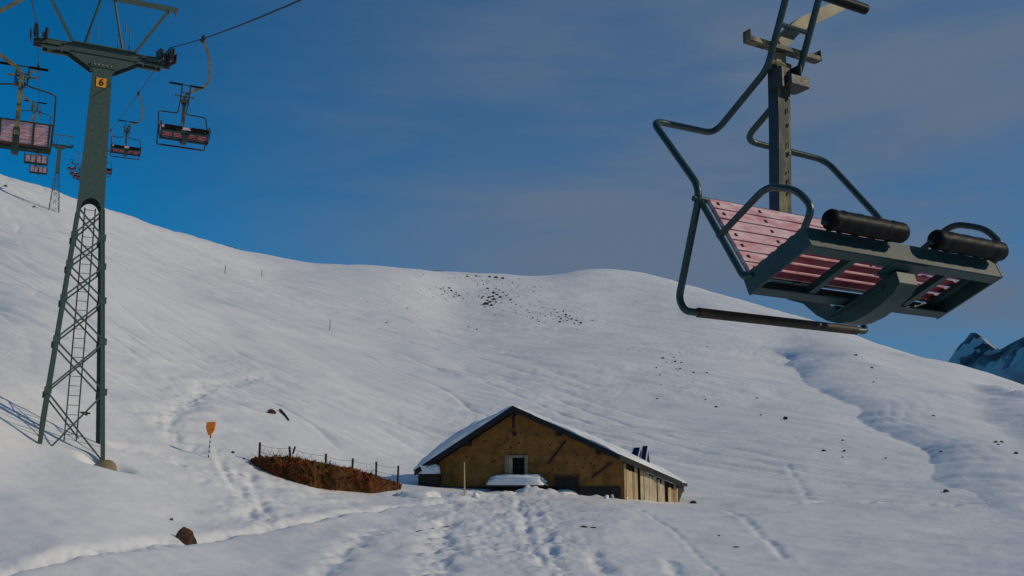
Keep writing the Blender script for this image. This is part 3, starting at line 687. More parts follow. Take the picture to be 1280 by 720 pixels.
# roof snow: lumpy slab, thick on the left slope, thin on the right
def snow_slab(u0, u1, tfun, v0, v1, name, parent, nu=60, nv=30, seed=0.):
    us = np.linspace(u0, u1, nu); U, T_ = np.meshgrid(us, np.linspace(0, 1, nv)**1.4, indexing='ij'); V0 = np.where(U > UK, v0+(U-UK)*(VR-VO)/(re[0]-UK), v0); V_ = V0+(v1-V0)*T_
    edge = np.minimum(sstep(0,.28,U-u0+.02), sstep(0,.28,u1-U+.02)) if seed >= 0 else 1
    ed2 = sstep(0,.22,V_-V0+.015)*sstep(0,.3,v1-V_+.015)
    th = np.vectorize(tfun)(U)*(.35+.65*np.minimum(edge, ed2))*(1+.38*fbm(U/.9+seed, V_/.9, 4))
    zt = np.vectorize(roof_z)(U)
    U2 = U+.05*fbm(U/.6+4, V_/.6+seed, 2); m = MB(); n_ = nu*nv
    top = np.c_[U2.ravel(), (V_+.03*fbm(U*2, V_*2+9, 2)).ravel(), (zt+.012+np.maximum(th,.015)).ravel()]; bot = np.c_[U2.ravel(), V_.ravel(), (zt+.006).ravel()]
    f = [(i*nv+j,(i+1)*nv+j,(i+1)*nv+j+1,i*nv+j+1) for i in range(nu-1) for j in range(nv-1)]
    g = [(a+n_,d+n_,c+n_,b+n_) for a,b,c,d in f]; rim = []
    loop = [(i,0) for i in range(nu)]+[(nu-1,j) for j in range(1,nv)]+[(i,nv-1) for i in range(nu-2,-1,-1)]+[(0,j) for j in range(nv-2,0,-1)]
    for a, b in zip(loop, loop[1:]+loop[:1]): A, B = a[0]*nv+a[1], b[0]*nv+b[1]; rim.append((A,B,B+n_,A+n_))
    m.add(np.r_[top,bot], f+g+rim); return m.build(name, SNOWCAP, parent, 50)
snow_slab(le[0]-.06, ridge[0]+.12, lambda u: np.interp(u,[le[0],le[0]+.8,ridge[0]-1.6,ridge[0]-.3,ridge[0]+.2],[.34,.44,.40,.17,.06]), VO-.02, HL, 'roof_snow', roof, seed=1.)
snow_slab(ridge[0]-.05, re[0]+.02, lambda u: np.interp(u,[ridge[0],ridge[0]+.5,ridge[0]+2.2,re[0]-1,re[0]],[.05,.06,.18,.15,.04]), VO+.05, HL, 'roof_snow', roof, seed=5.)
# window with pale frame and dark panes
def rect(px0, py0, px1, py1, v=0.): a = hpx(px0, py1, v); b = hpx(px1, py0, v); return a[0], b[0], a[1], b[1]
u0,u1,z0,z1 = rect(632,569,660,598); m = MB()
m.box(((u0+.06),-.03,(z0+z1)/2),(.15,.09,z1-z0)); m.box((u1-.06,-.03,(z0+z1)/2),(.13,.09,z1-z0)); m.box(((u0+u1)/2,-.028,z1-.05),(u1-u0-.26,.08,.10))
wf = m.build('window', JAMB, hut); x0,x1 = u0+.30, u1-.125
m = MB().box(((u0+.215),-.022,(z0+z1)/2-.05),(.15,.05,z1-z0-.1)); m.build('shutter', PLANK, wf)
m = MB().box(((x0+x1)/2,-.012,(z0+z1)/2-.05),(x1-x0,.02,z1-z0-.1)); m.build('pane', GLASS, wf)
m = MB().box(((x0+x1)/2,-.03,(z0+z1)/2-.05),(.035,.02,z1-z0-.1)).box(((x0+x1)/2,-.031,(z0+z1)/2),(x1-x0-.002,.02,.03)); m.build('glazing_bar', DKWOOD, wf)
u0,u1,z0,z1 = rect(693,594,724,622); m = MB()
m.box(((u0+u1)/2,-.035,z1-.05),(u1-u0,.07,.09)); m.box((u0+.04,-.03,(z0+z1)/2-.05),(.08,.06,z1-z0-.11)); m.box((u1-.04,-.03,(z0+z1)/2-.05),(.08,.06,z1-z0-.11))
dr = m.build('door', RUST, hut); MB().box(((u0+u1)/2,-.012,(z0+z1)/2-.05),(u1-u0-.16,.02,z1-z0-.1)).build('door_leaf', DKWOOD, dr)
# iron tie, stains and braces on the gable
m = MB(); a = hpx(642,519); b = hpx(642,536); m.bar((a[0],-.03,a[1]),(b[0],-.03,b[1]),.09,.05,(0,1,0)); c_ = hpx(643,542); m.box((c_[0],-.02,c_[1]),(.16,.05,.20),None,.03); m.build('wall_anchor', DKWOOD, hut)
m = MB()
for p, q in (((685,580),(707,551)),((740,597),(764,579))):
    a, b = hpx(*p), hpx(*q); m.bar((a[0],-.04,a[1]),(b[0],-.04,b[1]),.07,.06,(0,1,0))
m.build('wall_brace', DKWOOD, hut)
m = MB(); r2 = random.Random(5)
for k in range(70):
    px = r2.uniform(560,770); py = r2.uniform(530,606); u, z = hpx(px, py)
    if z > roof_z(u)-.55: continue
    s = r2.uniform(.015,.05); n_ = 7
    m.add([(u+s*math.cos(2*PI*i/n_)*r2.uniform(.6,1.3), -.004, z+s*math.sin(2*PI*i/n_)*r2.uniform(.6,1.4)) for i in range(n_)], [tuple(range(n_))])
m.build('stone_holes', DKWOOD, hut, 0)
u0,u1,z0,z1 = rect(548,608,776,630); MB().box(((u0+u1)/2,-.03,(z0+z1)/2-.2),(u1-u0,.06,z1-z0+.4)).build('plinth', DKWOOD, hut)
# plank lean-to: its wall turns back from the gable and faces the sun
LB_ = math.atan2(VR-VO, re[0]-UK); ul0, ul1 = wr+.01, hpx(846,610,2.2)[0]
m = MB(); u = ul0; rp = random.Random(3); dl = (math.cos(LB_), math.sin(LB_)); tot = (ul1-ul0)/dl[0]; s = .02
gaps = [(tot*.24,tot*.31),(tot*.735,tot*.80)]
while s < tot-.05:
    w = rp.uniform(.11,.21); mid = s+w/2
    gap = any(a < mid < b for a,b in gaps)
    if not gap:
        P0 = np.array([ul0+dl[0]*mid, dl[1]*mid]); off = rp.uniform(-.03,.03)
        zt = roof_z(P0[0])-.19-rp.choice((0.,0.,.05,.12,.25)); zb = -1.5
        m.mi = rp.choice((0,0,1,1,2))
        m.box((P0[0]+off*dl[1], P0[1]-off*dl[0], (zt+zb)/2), (w-.012,.028,zt-zb), ((dl[0],dl[1],0),(-dl[1],dl[0],0),(0,0,1)))
    s += w
m.build('plank_wall', PLANK, hut, 0, [PLANK2, PLANK3])
m = MB(); e = np.array([ul0+dl[0]*tot, dl[1]*tot]); zt0, zt1 = roof_z(ul0)-.20, roof_z(e[0])-.2
sh = np.array([-dl[1],dl[0]])*.05
m.prism([(ul0+sh[0],sh[1],-1.5),(e[0]+sh[0],e[1]+sh[1],-1.5),(e[0]+sh[0],e[1]+sh[1],zt1),(ul0+sh[0],sh[1],zt0)], (0,.05,0))
m.box(((e[0]+.0),(e[1]+HL-.5)/2+.1,(zt1-1.5)/2),(.08,HL-.5-e[1],zt1+1.5)); m.build('inner_boards', DKWOOD, hut, 0)
# solar panels on the roof
def solar(px0, px1, pyt, pyb, lab, rot):
    v = 3.2; a = hpx(px0, pyb, v); b = hpx(px1, pyt, v); w, h = b[0]-a[0], b[1]-a[1]
    cu_ = (a[0]+b[0])/2; zb = roof_z(cu_)+.1; P = HP0+hu*cu_+hv*v+zv*(zb)
    r = empty('solar_panel', P, -HA+rot); h = b[1]-zb
    tag(r, lab, 'solar panel', 'solar panels on the hut roof')
    pn = MB().prism([(-w/2,0,-.05),(w/2,0,-.05),(w/2,.30,h),(-w/2,.30,h)], (0,.03,0)).build('panel', PANELB, r, 0)
    m = MB()
    for s in (-1,1): m.bar((s*(w/2+.012),-.012,-.06),(s*(w/2+.012),.288,h+.01),.03,.05,(0,1,0)); m.bar((s*(w/2-.02),.60,-.32),(s*(w/2-.02),.32,h-.02),.03,.03,(0,1,0))
    m.build('panel_frame', WHITE, pn, 0)
    MB().add([(w/2-.01,.05,-.06),(w/2-.01,.58,-.30),(w/2-.01,.31,h-.03),(w/2-.025,.05,-.06),(w/2-.025,.58,-.30),(w/2-.025,.31,h-.03)], [(0,1,2),(5,4,3),(0,3,4,1),(1,4,5,2),(2,5,3,0)]).build('side_gap_fill', BLACK, r, 0)  # added black fill drawing the dark open gap behind the tilted panel
solar(788,797,559,573,'dark blue tilted solar panel on the hut roof, left one of the pair',-.35)
solar(800,806.5,557,577,'dark blue tilted solar panel on the hut roof, right one, nearer the eave',-.35)

def lump(c, size, axes, seed, n1=28, n2=14, flat=.0, amp=.12):
    """soft snow pillow with a flat underside"""
    vs, fs = [], []
    for i in range(n1):
        for j in range(n2+1):
            t = 2*PI*i/n1; p = PI/2*j/n2; ct, st = math.cos(t), math.sin(t)
            e = .55; f = lambda q: math.copysign(abs(q)**e, q)
            x, y, z = f(ct)*math.cos(p)**.45, f(st)*math.cos(p)**.45, math.sin(p)**.8
            k = 1+amp*float(fbm(np.array([3*x+seed+z]), np.array([3*y+z*2]), 3)[0])
            vs.append(np.array(c)+axes[0]*x*size[0]*k+axes[1]*y*size[1]*k+np.array([0,0,1.])*z*size[2]*k)
    for i in range(n1):
        for j in range(n2): fs.append((i*(n2+1)+j, ((i+1)%n1)*(n2+1)+j, ((i+1)%n1)*(n2+1)+j+1, i*(n2+1)+j+1))
    fs.append(tuple(i*(n2+1) for i in range(n1-1,-1,-1)))
    return MB().add(vs, fs)
# snow-laden bench below the window
a = hpx(610,606,-.5); b = hpx(679,597,-.5)
bench = empty('bench', HP0+hu*(a[0]+b[0])/2+hv*-.42+zv*(a[1]-.55), -HA); bl = b[0]-a[0]
tag(bench, 'dark wooden bench below the hut window with a thick snow cushion', 'bench')
MB().box((0,0,.50),(bl*.97,.62,.07)).box((0,.26,.30),(bl*.95,.06,.36)).build('seat', DKWOOD, bench)
m = MB()
for s in (-1,0,1): m.box((s*bl*.42,-.18,.05),(.09,.09,.85))
for s in (-1,0,1): m.box((s*bl*.42,.14,.05),(.09,.09,.85))
m.build('leg', DKWOOD, bench)
lump((0,-.02,.535),(bl*.52,.34,.40),(xv,np.array([0,1.,0])),2.).build('snow_cushion', SNOWCAP, bench, 60)
# small box shed at the left corner with a snow cap
a = hpx(523,620,-.35); b = hpx(549,594,-.35)
sh_ = empty('wood_box', HP0+hu*(a[0]+b[0])/2+hv*-.24+zv*(a[1]-.4), -HA); bw = b[0]-a[0]; bh = b[1]-a[1]+.4
tag(sh_, 'small dark wooden box under a rounded snow cap at the left corner of the hut', 'wooden box')
MB().box((0,0,bh/2),(bw,.36,bh)).build('box_body', RUST, sh_)
m = MB()
for k in range(6): m.box((-bw/2+.08+k*(bw-.16)/5,-.191,bh/2),(.13,.02,bh-.02))
m.box((0,-.205,bh-.12),(bw,.02,.08)); m.build('box_boards', DKWOOD, sh_)
MB().box((0,0,bh+.03),(bw+.08,.44,.05)).build('box_lid', DKWOOD, sh_)
lump((0,-.02,bh+.056),(bw*.53,.25,.42),(xv,np.array([0,1.,0])),4.,amp=.16).build('snow_cap', SNOWCAP, sh_, 60)
# stake in front of the hut
P = hit(581,620); st = MB().tube([(0,0,-.3),(-.02,.02,.5),(-.03,.02,1.22)], [.03,.027,.02], 8).build('wooden_stake', PLANK); st.location = P
tag(st, 'thin pale wooden stake standing in the snow before the hut wall', 'stake')

# ------------------------------------------------------------------ bank with dry grass and the wire fence
topP = [(314,577),(322,572),(340,571),(365,571),(390,576),(415,581),(440,586),(462,592),(480,599),(498,604)]
botP = [(316,580),(325,586),(345,595),(370,603),(395,610),(420,613),(445,615),(465,617),(480,615),(500,612)]
def at_r(px, py, r): d = ray(px, py); return d/math.hypot(d[0],d[1])*r
xs = np.linspace(314,500,64); T = []; B = []
for x_ in xs:
    ty = np.interp(x_, *zip(*topP)); by = np.interp(x_, *zip(*botP))
    b_ = hit(x_, by); rb = math.hypot(b_[0], b_[1]); b_[2] -= .05
    t_ = at_r(x_, ty, rb+.75); T.append(t_); B.append(b_)
rows = []
for x_, t_, b_ in zip(xs, T, B):
    d = np.array([t_[0], t_[1], 0]); d /= np.linalg.norm(d); col = []
    for s in np.linspace(0,1,9):
        p = b_*(1-s)+t_*s; p = p-d*.22*math.sin(PI*s)+np.array([0,0,.10*math.sin(PI*s)]); col.append(p)
    bk = t_+d*.5; bk[2] -= .05; col.append(bk); bk2 = t_+d*1.1; bk2[2] = gz(bk2[0],bk2[1])-.6; col.append(bk2)
    col.insert(0, b_-d*.1-np.array([0,0,.6])); rows.append(col)
rows = np.array(rows); nr_, nc = rows.shape[:2]; rows[:,2:9] += .07*rng.standard_normal((nr_,7,3))*np.array([.6,.6,1])
m = MB().add(rows.reshape(-1,3), [(i*nc+j,(i+1)*nc+j,(i+1)*nc+j+1,i*nc+j+1) for i in range(nr_-1) for j in range(nc-1)])
tag(m.build('earth_bank', EARTH, None, 60), kind='structure')
m = MB(); rg = random.Random(9)
for k in range(9000):
    i = rg.random()*(nr_-1.001); i0 = int(i); fi = i-i0; j = 1+rg.random()*7.99; j0 = int(j); fj = j-j0
    p = (rows[i0,j0]*(1-fi)+rows[i0+1,j0]*fi)*(1-fj)+(rows[i0,j0+1]*(1-fi)+rows[i0+1,j0+1]*fi)*fj
    L_ = rg.uniform(.06,.20)*(.6+.6*math.sin(PI*i/(nr_-1))); an = rg.uniform(0,2*PI); w = rg.uniform(.008,.02)
    q = p+np.array([math.cos(an)*.6, math.sin(an)*.6-.5, rg.uniform(-.35,.75)])*L_
    sx = np.array([math.cos(an+1.5), math.sin(an+1.5), 0])*w
    m.mi = 1 if rg.random() < .07 else 0; m.add([p-sx, p+sx, q], [(0,1,2)])
tag(m.build('dry_grass', GRASS, None, 0, STRAW), 'reddish brown dry grass on the bare bank left of the hut', 'dry grass', None, 'stuff')
# pale dead twigs above the bank
m = MB()
for k in range(70):
    x_ = rg.uniform(312,470) if k > 25 else rg.uniform(308,350); i = np.clip((x_-314)/186*(nr_-1),0,nr_-1); p = rows[int(i),9]+np.array([rg.uniform(-.3,.3),rg.uniform(0,.5),-.06])
    h = rg.uniform(.12,.45); l = rg.uniform(-.25,.25); m.tube([p, p+np.array([l*.4,0,h*.6]), p+np.array([l,rg.uniform(-.1,.1),h])], [.006,.005,.003], 4)
tag(m.build('dead_stems', JAMB, None), 'pale thin dead stems sticking out of the snow above the grassy bank', 'dead stems', None, 'stuff')
fence = empty('wire_fence', rows[10,9]); tag(fence, 'old wire fence with six short posts above the brown grassy bank', 'fence')
fp = [(324,574,553,0.),(365,572,558,-.12),(407,582,567,0.),(440,588,573,0.02),(470,595,577,0.),(497,600,582,.02)]; tops = []
base_f = np.array(fence.location)
for px, by, ty, ln in fp:
    i = np.clip((px-314)/186*(nr_-1),0,nr_-1); p = rows[int(i),9]-np.array([0,-.05,.0]); r = math.hypot(p[0],p[1]); tp = at_r(px, ty, r); bp_ = at_r(px, by, r); bp_[2] = tp[2]-.95
    hgt = tp[2]-bp_[2]; o = MB().bar((0,0,0),(ln*.9,0,hgt),.075,.07,(0,1,0),.012)
    if ln < -.05: o.bar((.02,0,hgt*.72),(.10,0,hgt*1.0),.06,.05,(0,1,0))
    o = o.build('post', POST, fence); o.location = bp_-base_f; tops.append(tp-base_f-np.array([0,.05,.08]))
m = MB()
for dz in (0,-.25):
    pts = []
    for a, b in zip(tops[:-1], tops[1:]):
        for t in np.linspace(0,1,8)[:-1]: pts.append(a*(1-t)+b*t+np.array([0,0,dz-.22*t*(1-t)]))
    pts.append(tops[-1]+np.array([0,0,dz])); m.tube(pts, .006, 5)
m.build('wire', DARKM, fence)

# ------------------------------------------------------------------ marker post
P = hit(260.5,572); mk = empty('trail_marker', P, 0); tag(mk, 'orange trail sign on a thin black and white striped pole', 'trail sign')
rP = math.hypot(P[0],P[1]); top = at_r(265,528,rP)-P; pb = np.array([0,0,0.]); ax = top/np.linalg.norm(top); Ht = np.linalg.norm(top)
nseg = 9; pw = MB(); pk = MB()
for k in range(-2, nseg):
    (pk if k%2 == 0 else pw).tube([ax*Ht*.62*k/nseg, ax*Ht*.62*(k+1)/nseg], .022, 10)
pk.tube([ax*Ht*.62, ax*Ht*.97], .022, 10)
pk.build('pole', BLACK, mk); pw.build('white_bands', WHITE, mk)
k_ = .88*rP/FPX
def sign_plate(pts, off, rot):
    ca, sa = math.cos(rot), math.sin(rot); return MB().prism([(off[0]+ca*a*k_, off[1]+sa*a*k_, top[2]+b*k_) for a,b in pts], (-sa*.02, ca*.02, 0))
sign_plate([(-6,0),(5,1),(5,-9),(1,-18),(-3,-17),(-6,-8)], (top[0]-.02,-.04), .15).build('sign_plate', ORANGE, mk, 0)
sign_plate([(0,1),(7,1),(6,-10),(1,-16)], (top[0]+.0,-.015), .95).build('sign_plate', ORANGE, mk, 0)

# ------------------------------------------------------------------ rocks
def rock_mesh(seed, sub=3, flat=.7, material=ROCK, name='rock', smooth=28):
    import bmesh
    bm = bmesh.new(); bmesh.ops.create_icosphere(bm, subdivisions=sub, radius=1.); rr = random.Random(seed)
    planes = [(Vector((rr.uniform(-1,1),rr.uniform(-1,1),rr.uniform(-.4,1))).normalized(), rr.uniform(.55,.85)) for _ in range(11)]
    for v in bm.verts:
        p = v.co.normalized(); s = 1.
        for nrm, d in planes:
            c = p.dot(nrm)
            if c > .05: s = min(s, d/c)
        s *= 1+.10*float(fbm(np.array([p.x*2.5+seed]), np.array([p.y*2.5+p.z*1.7]), 3)[0])
        v.co = Vector((p.x*s, p.y*s, p.z*s*flat))
    me = bpy.data.meshes.new(name); bm.to_mesh(me); bm.free(); me.materials.append(material)
    me.polygons.foreach_set('use_smooth', [True]*len(me.polygons)); me.set_sharp_from_angle(angle=math.radians(smooth)); return me
RM = [rock_mesh(k, 3, .7, BROWNROCK if k%2 else ROCK) for k in range(6)]; rk = random.Random(21)
def put_rock(px, py, w, label, group=None, me=None, asp=(1,1,1), sink=.15):
    P = hit(px, py); r = np.linalg.norm(P); s = w*r/FPX/2
    o = bpy.data.objects.new('rock', me or rk.choice(RM)); C.objects.link(o)
    sz = (s*asp[0], s*asp[1], s*asp[2]); o.scale = sz; o.location = P+np.array([0,0,sz[2]*.22]); o.rotation_euler = (0,0,rk.uniform(0,6.28) if asp == (1,1,1) else 0)
    return tag(o, label, 'rock', group)
A_ = [(602.5,373,4),(616.7,367,6),(621,369,5),(611,372.5,5),(618,374.7,6),(613,378,5),(607,380.5,8),(614,382,5),(620,378,4),(620,361.5,3),(610,361,4),(633,370,3),(625,372,5),(609,376,4),(604,371,3),(627,379,3),(629,366,3),(624,363,3),(616,371,5),(606,384,3)]
for x_,y_,w in A_: put_rock(x_,y_,w,'small dark rock in the densest rock cluster just below the middle of the skyline','rocks in the densest cluster below the skyline')
for x_,y_,w in [(561,360.5,4),(564,364,4),(574,370,4),(551,361.5,3),(567.5,371.5,3),(570,366,3),(556,365,2.6),(579,374,2.5),(583,378,2.4)]: put_rock(x_,y_,w,'tiny dark rock left of the densest rock cluster under the skyline','rocks left of the densest cluster')
for x_,y_,w in [(701,399,4),(700,402.7,4),(696.6,391,3),(707.5,394,4),(712,395.5,3),(726,404,4),(720.6,401,3.5),(693,387,2.6),(715,399,3.5),(682,395.5,3),(689,392,3),(704,389,2.6),(709,401,3),(718,405,3),(698,396,2.6)]: put_rock(x_,y_,w,'small dark rock in the cluster right of the densest one, under the skyline hump','rocks in the right hand cluster under the skyline')
for x_,y_,w in [(638.6,375,3.5),(667,365,2.8),(668,359,2.6),(659,388,2.8),(666,397.7,2.8),(673.6,402,2.6),(645,381,2.6),(652,384,2.4),(648,371,2.2),(662,391,2.4)]: put_rock(x_,y_,w,'tiny rock scattered between the two rock clusters under the skyline','rocks between the two clusters')
for x_,y_,w in [(612,346.5,5),(620,347.5,6),(628,348.5,5),(595,345.5,4),(584,346,4)]: put_rock(x_,y_,w,'flat grey rock patch right on the skyline above the densest cluster','rock patches on the skyline')
for x_,y_,w in [(483,404,3),(596,412,3),(586,408.6,2.5),(509.5,385.6,2.4),(294,309,3),(284,306,2.4),(288,308,3)]: put_rock(x_,y_,w,'isolated tiny rock on the wide slope left of the skyline rock clusters','isolated rocks on the left slope')
for x_,y_,w in [(829,448,4),(842.5,447,3),(844,452.5,4),(851.7,453.5,3.5),(820,460,3),(850,461,3),(825,469,3),(867.5,466,3),(884,466,2.6),(884,434,2.6),(833,453,2.4)]: put_rock(x_,y_,w,'small dark rock in the loose group on the slope above the hut eave','loose rocks above the hut')
for x_,y_,w in [(821,499,3.4),(882,500,3),(895,509,4.6),(946,498,3.2),(951,519,3),(1030,564,5),(1053,551,4),(1055,564,4),(1053,572,3.2),(1107,573,3)]: put_rock(x_,y_,w,'small dark rock alone on the smooth slope right of the hut','single rocks right of the hut')
for x_,y_,w in [(1176,565,4.2),(1244.6,553,4.5),(1252,553,5),(1270,567,5),(1248,556,3),(1069.6,444.5,4.5),(1090,460,4),(1092,478,3.2),(1167,520,3.4),(1262,486,3)]: put_rock(x_,y_,w,'small dark rock on the hump right of the shaded gully','rocks on the right hump')
put_rock(982,524,7,'dark oval rock, largest on the slope above right of the hut',None,RM[2],(.8,.8,1.1))
put_rock(1183,615,8,'dark rock near the foot of the shaded gully at lower right',None,RM[3],(1.1,.8,.9))
big = rock_mesh(43, 3, 1., BROWNROCK, 'rock', 12)
for v in big.vertices:
    t = min(max((v.co.z+.5)/1.5, 0), 1); v.co.x = v.co.x*(1.15-.95*t)+.05*t; v.co.y *= 1.1-.8*t; v.co.z *= 1.25
    kk = 1+.16*rk.uniform(-1,1); v.co.x *= kk; v.co.y *= kk
put_rock(230,678,37,'large brown pointed rock in the foreground snow beside the trail',None,big,(1.,.7,.78))
put_rock(214,650,5,'small pebble in the snow above the large brown foreground rock')
put_rock(339,516,13,'dark jagged rock on the slope above the brown grassy bank',None,RM[1],(1.1,.8,.9))
put_rock(104,517,20,'long dark rock lying behind the legs of the big lift tower',None,RM[4],(1.,.5,.30))
put_rock(291,566,5,'small round dark stone between the orange trail sign and the bank'); put_rock(305,574,3.5,'tiny dark stone just left of the brown grassy bank')
for x_,y_,w,l in [(7,233,4,'small rock at the left edge just under the skyline'),(43,259,4,'small rock left of the far lift tower foot'),(867,629,9,'dark low rock beside the lit plank lean-to')]: put_rock(x_,y_,w,l,None,None,(1,1,1))
put_rock(731,659,11,'dark flat stone in the snow before the hut, left one of the pair',None,RM[5],(1.,.6,.40)); put_rock(742,660,9,'dark flat stone in the snow before the hut, right one of the pair',None,RM[2],(1.,.6,.40))
put_rock(920,684,9,'thin dark stone in the snow at lower right of the hut',None,RM[0],(1.,.5,.3)); put_rock(899,670,4,'pebble in the snow up left of the thin dark stone')
m = MB(); rs_ = random.Random(77)
for (cx_, cy_, sx_, sy_, n_) in ((615,372,15,9,90),(566,366,20,7,70),(705,397,20,7,80),(655,382,28,12,70),(608,350,34,5,80),(520,378,26,10,30),(838,456,16,10,30)):
    for k in range(n_):
        px = cx_+rs_.gauss(0,sx_); py = max(cy_+rs_.gauss(0,sy_)+(px-cx_)*.12, np.interp(px,[p[0] for p in SKY],[p[1] for p in SKY])+3)
        P = hit(px,py); r = np.linalg.norm(P); w = rs_.uniform(.5,1.5)*r/FPX
        a_ = rs_.uniform(0,6.28); vs = [P+np.array([w*math.cos(a_+t)*rs_.uniform(.5,1.2), w*math.sin(a_+t)*rs_.uniform(.5,1.2), -.05]) for t in (0,1.6,3.1,4.7)]+[P+np.array([0,0,w*rs_.uniform(.4,.9)])]
        m.mi = rs_.choice((0,1)); m.add(vs, [(0,1,4),(1,2,4),(2,3,4),(3,0,4)])
tag(m.build('stony_grass', EARTH, None, 0, ROCK), 'sparse brown grass tufts and pebbles showing through thin snow below the skyline', 'stony grass', None, 'stuff')
def log(px0, py0, px1, py1, r, label, mt=DKWOOD):
    a, b = hit(px0, py0), hit(px1, py1); a[2] += r*.6; b[2] += r*.6; mid = (a+b)/2
    o = MB().tube([a-mid, (b-a)*.02+[0,0,r*.4], b-mid], [r,r*1.1,r*.7], 9).build('fallen_branch', mt); o.location = mid; tag(o, label, 'branch')
log(350,513,361,526,.06,'dark straight branch lying beside the jagged rock above the bank')
log(520,665,562,658,.016,'thin dry branch lying on the trodden snow before the hut', RUST)
# small piste poles far up the slope and by the hut
for (x_,y_,h,l) in [(412,413,13,'thin faint snow pole standing on the open slope above the orange sign'),(281,342,10,'tiny snow pole high on the left slope below the skyline'),(327,346,8,'tiny snow pole right of the first on the high left slope')]:
    P = hit(x_,y_); r = np.linalg.norm(P); hh = h*r/FPX; o = MB().tube([(0,0,-.4),(0.02*hh,0,hh)], .0005*r*.6, 6).build('snow_pole', DKWOOD); o.location = P; tag(o, l, 'snow pole')
# ploughed snow blocks by the hut corner
for k,(x_,y_,w) in enumerate([(766,622,9),(776,620,11),(783,624,8),(758,623,7),(594,622,10)]):
    P = hit(x_,y_); s = w*np.linalg.norm(P)/FPX/2; o = bpy.data.objects.new('snow_block', rock_mesh(60+k,3,.9,SNOWCAP,'snow_block',40)); C.objects.link(o); o.location = P+np.array([0,0,s*.4]); o.scale = (s,s,s*1.1)
    tag(o, ['broken snow block by the hut corner, second from left','broken snow block at the foot of the lit planks','broken snow block in front of the lit planks, rightmost','broken snow block left of the others by the hut corner','snow lump beside the thin stake before the hut'][k], 'snow block', 'snow blocks along the hut wall')
P = hit(520,622); lp = lump((0,0,-.2),(.85,.5,.42),(xv,np.array([0,1.,0])),7.).build('snow_mound', SNOWCAP, None, 60); lp.location = P+np.array([0,.3,0]); tag(lp, 'rounded snow mound in front of the small wooden box', 'snow mound')

# ------------------------------------------------------------------ light, sky, camera
SUN_AZ, SUN_EL = math.radians(100), math.radians(28)     # azimuth clockwise from the viewing direction
sd = Vector((math.cos(SUN_EL)*math.sin(SUN_AZ), math.cos(SUN_EL)*math.cos(SUN_AZ), math.sin(SUN_EL)))
sun = bpy.data.lights.new('sun', 'SUN'); sun.energy = 3.3; sun.angle = math.radians(.55); sun.color = (1.,.85,.63)
so = bpy.data.objects.new('sun', sun); C.objects.link(so); so.rotation_euler = sd.to_track_quat('Z','Y').to_euler(); so.location = (40,0,40)
world = bpy.data.worlds.new('World'); scene.world = world; world.use_nodes = True; nt = world.node_tree; N = nt.nodes.new; L = nt.links.new
bg = nt.nodes['Background']; bg.inputs['Strength'].default_value = .12
sky = N('ShaderNodeTexSky'); sky.sky_type = 'NISHITA'; sky.sun_disc = False; sky.sun_elevation = SUN_EL; sky.sun_rotation = SUN_AZ; sky.altitude = 2200; sky.air_density = 1.; sky.dust_density = .35; sky.ozone_density = 2.2
hs = N('ShaderNodeHueSaturation'); hs.inputs['Saturation'].default_value = 1.0; hs.inputs['Value'].default_value = 1.; L(sky.outputs['Color'], hs.inputs['Color'])
tn = N('ShaderNodeMix'); tn.data_type = 'RGBA'; tn.blend_type = 'MULTIPLY'; tn.inputs[0].default_value = 1; tn.inputs[7].default_value = (.03,.86,1.25,1); L(hs.outputs['Color'], tn.inputs[6])
tc = N('ShaderNodeTexCoord'); mp = N('ShaderNodeMapping'); mp.inputs['Scale'].default_value = (1.0,2.0,4.2); mp.inputs['Rotation'].default_value = (0.1,.55,.3); L(tc.outputs['Generated'], mp.inputs['Vector'])
n1 = N('ShaderNodeTexNoise'); n1.inputs['Scale'].default_value = 1.7; n1.inputs['Detail'].default_value = 7; n1.inputs['Roughness'].default_value = .52; n1.inputs['Distortion'].default_value = .35; L(mp.outputs['Vector'], n1.inputs['Vector'])
r1 = N('ShaderNodeMapRange'); r1.interpolation_type = 'SMOOTHSTEP'; r1.inputs['From Min'].default_value = .34; r1.inputs['From Max'].default_value = .72; r1.inputs['To Min'].default_value = .0; r1.inputs['To Max'].default_value = .85; L(n1.outputs['Fac'], r1.inputs['Value'])
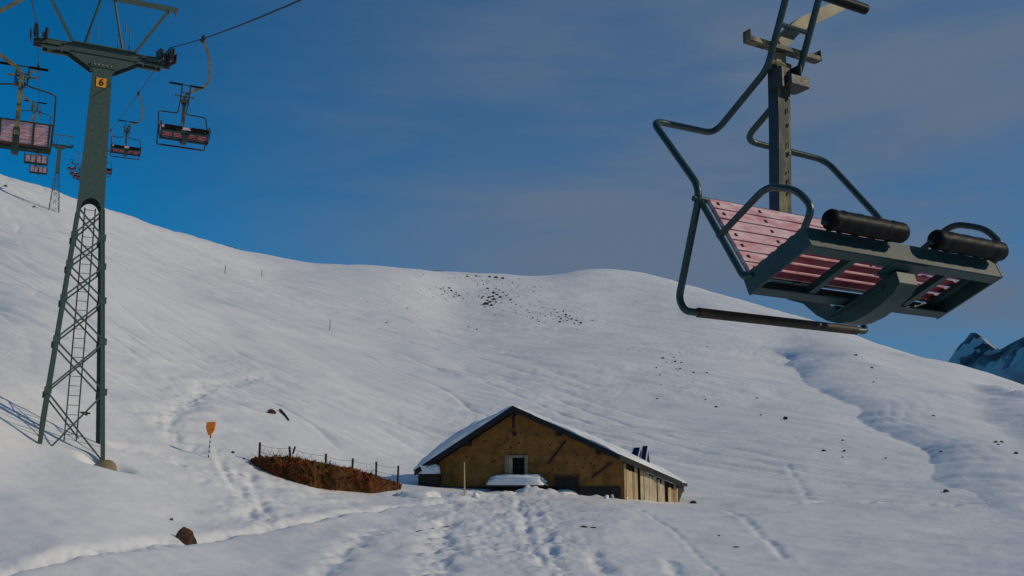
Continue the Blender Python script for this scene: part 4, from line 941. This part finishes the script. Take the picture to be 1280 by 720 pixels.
# veil of high cloud thickening to the east (right)
sx = N('ShaderNodeSeparateXYZ'); L(tc.outputs['Generated'], sx.inputs['Vector'])
r2_ = N('ShaderNodeMapRange'); r2_.interpolation_type = 'SMOOTHSTEP'; r2_.inputs['From Min'].default_value = -.44; r2_.inputs['From Max'].default_value = .14; r2_.inputs['To Min'].default_value = .0; r2_.inputs['To Max'].default_value = 1.; L(sx.outputs['X'], r2_.inputs['Value'])
m2 = N('ShaderNodeMapping'); m2.inputs['Scale'].default_value = (1.6,4.5,11.); m2.inputs['Rotation'].default_value = (.1,.62,.3); L(tc.outputs['Generated'], m2.inputs['Vector'])
n2 = N('ShaderNodeTexNoise'); n2.inputs['Scale'].default_value = 1.5; n2.inputs['Detail'].default_value = 8; n2.inputs['Roughness'].default_value = .6; n2.inputs['Distortion'].default_value = .6; L(m2.outputs['Vector'], n2.inputs['Vector'])
mixn = N('ShaderNodeMath'); mixn.operation = 'MULTIPLY_ADD'; mixn.inputs[1].default_value = .55; L(n2.outputs['Fac'], mixn.inputs[0])
half_ = N('ShaderNodeMath'); half_.operation = 'MULTIPLY_ADD'; half_.inputs[1].default_value = .75; half_.inputs[2].default_value = -.14; L(n1.outputs['Fac'], half_.inputs[0]); L(half_.outputs[0], mixn.inputs[2]); L(mixn.outputs[0], r1.inputs['Value'])
ad = N('ShaderNodeMath'); ad.operation = 'MULTIPLY_ADD'; ad.inputs[1].default_value = .78; ad.inputs[2].default_value = .46; L(r1.outputs['Result'], ad.inputs[0])
mu = N('ShaderNodeMath'); mu.operation = 'MULTIPLY'; L(ad.outputs[0], mu.inputs[0]); L(r2_.outputs['Result'], mu.inputs[1])
mx = N('ShaderNodeMix'); mx.data_type = 'RGBA'; mx.inputs[7].default_value = (1.65,2.36,3.55,1)
L(mu.outputs[0], mx.inputs[0]); L(tn.outputs[2], mx.inputs[6]); L(mx.outputs[2], bg.inputs['Color'])

cam = bpy.data.cameras.new('camera'); co = bpy.data.objects.new('camera', cam); C.objects.link(co)
cam.sensor_width = 36; cam.lens = 36*FPX/1280; cam.clip_end = 12000; cam.clip_start = .05
co.location = (0,0,0); co.rotation_euler = (PI/2+PITCH, 0, 0); scene.camera = co
vs_ = scene.view_settings; vs_.view_transform = 'Standard'; vs_.look = 'None'; vs_.gamma = 1; vs_.use_curve_mapping = False; vs_.exposure = -.80
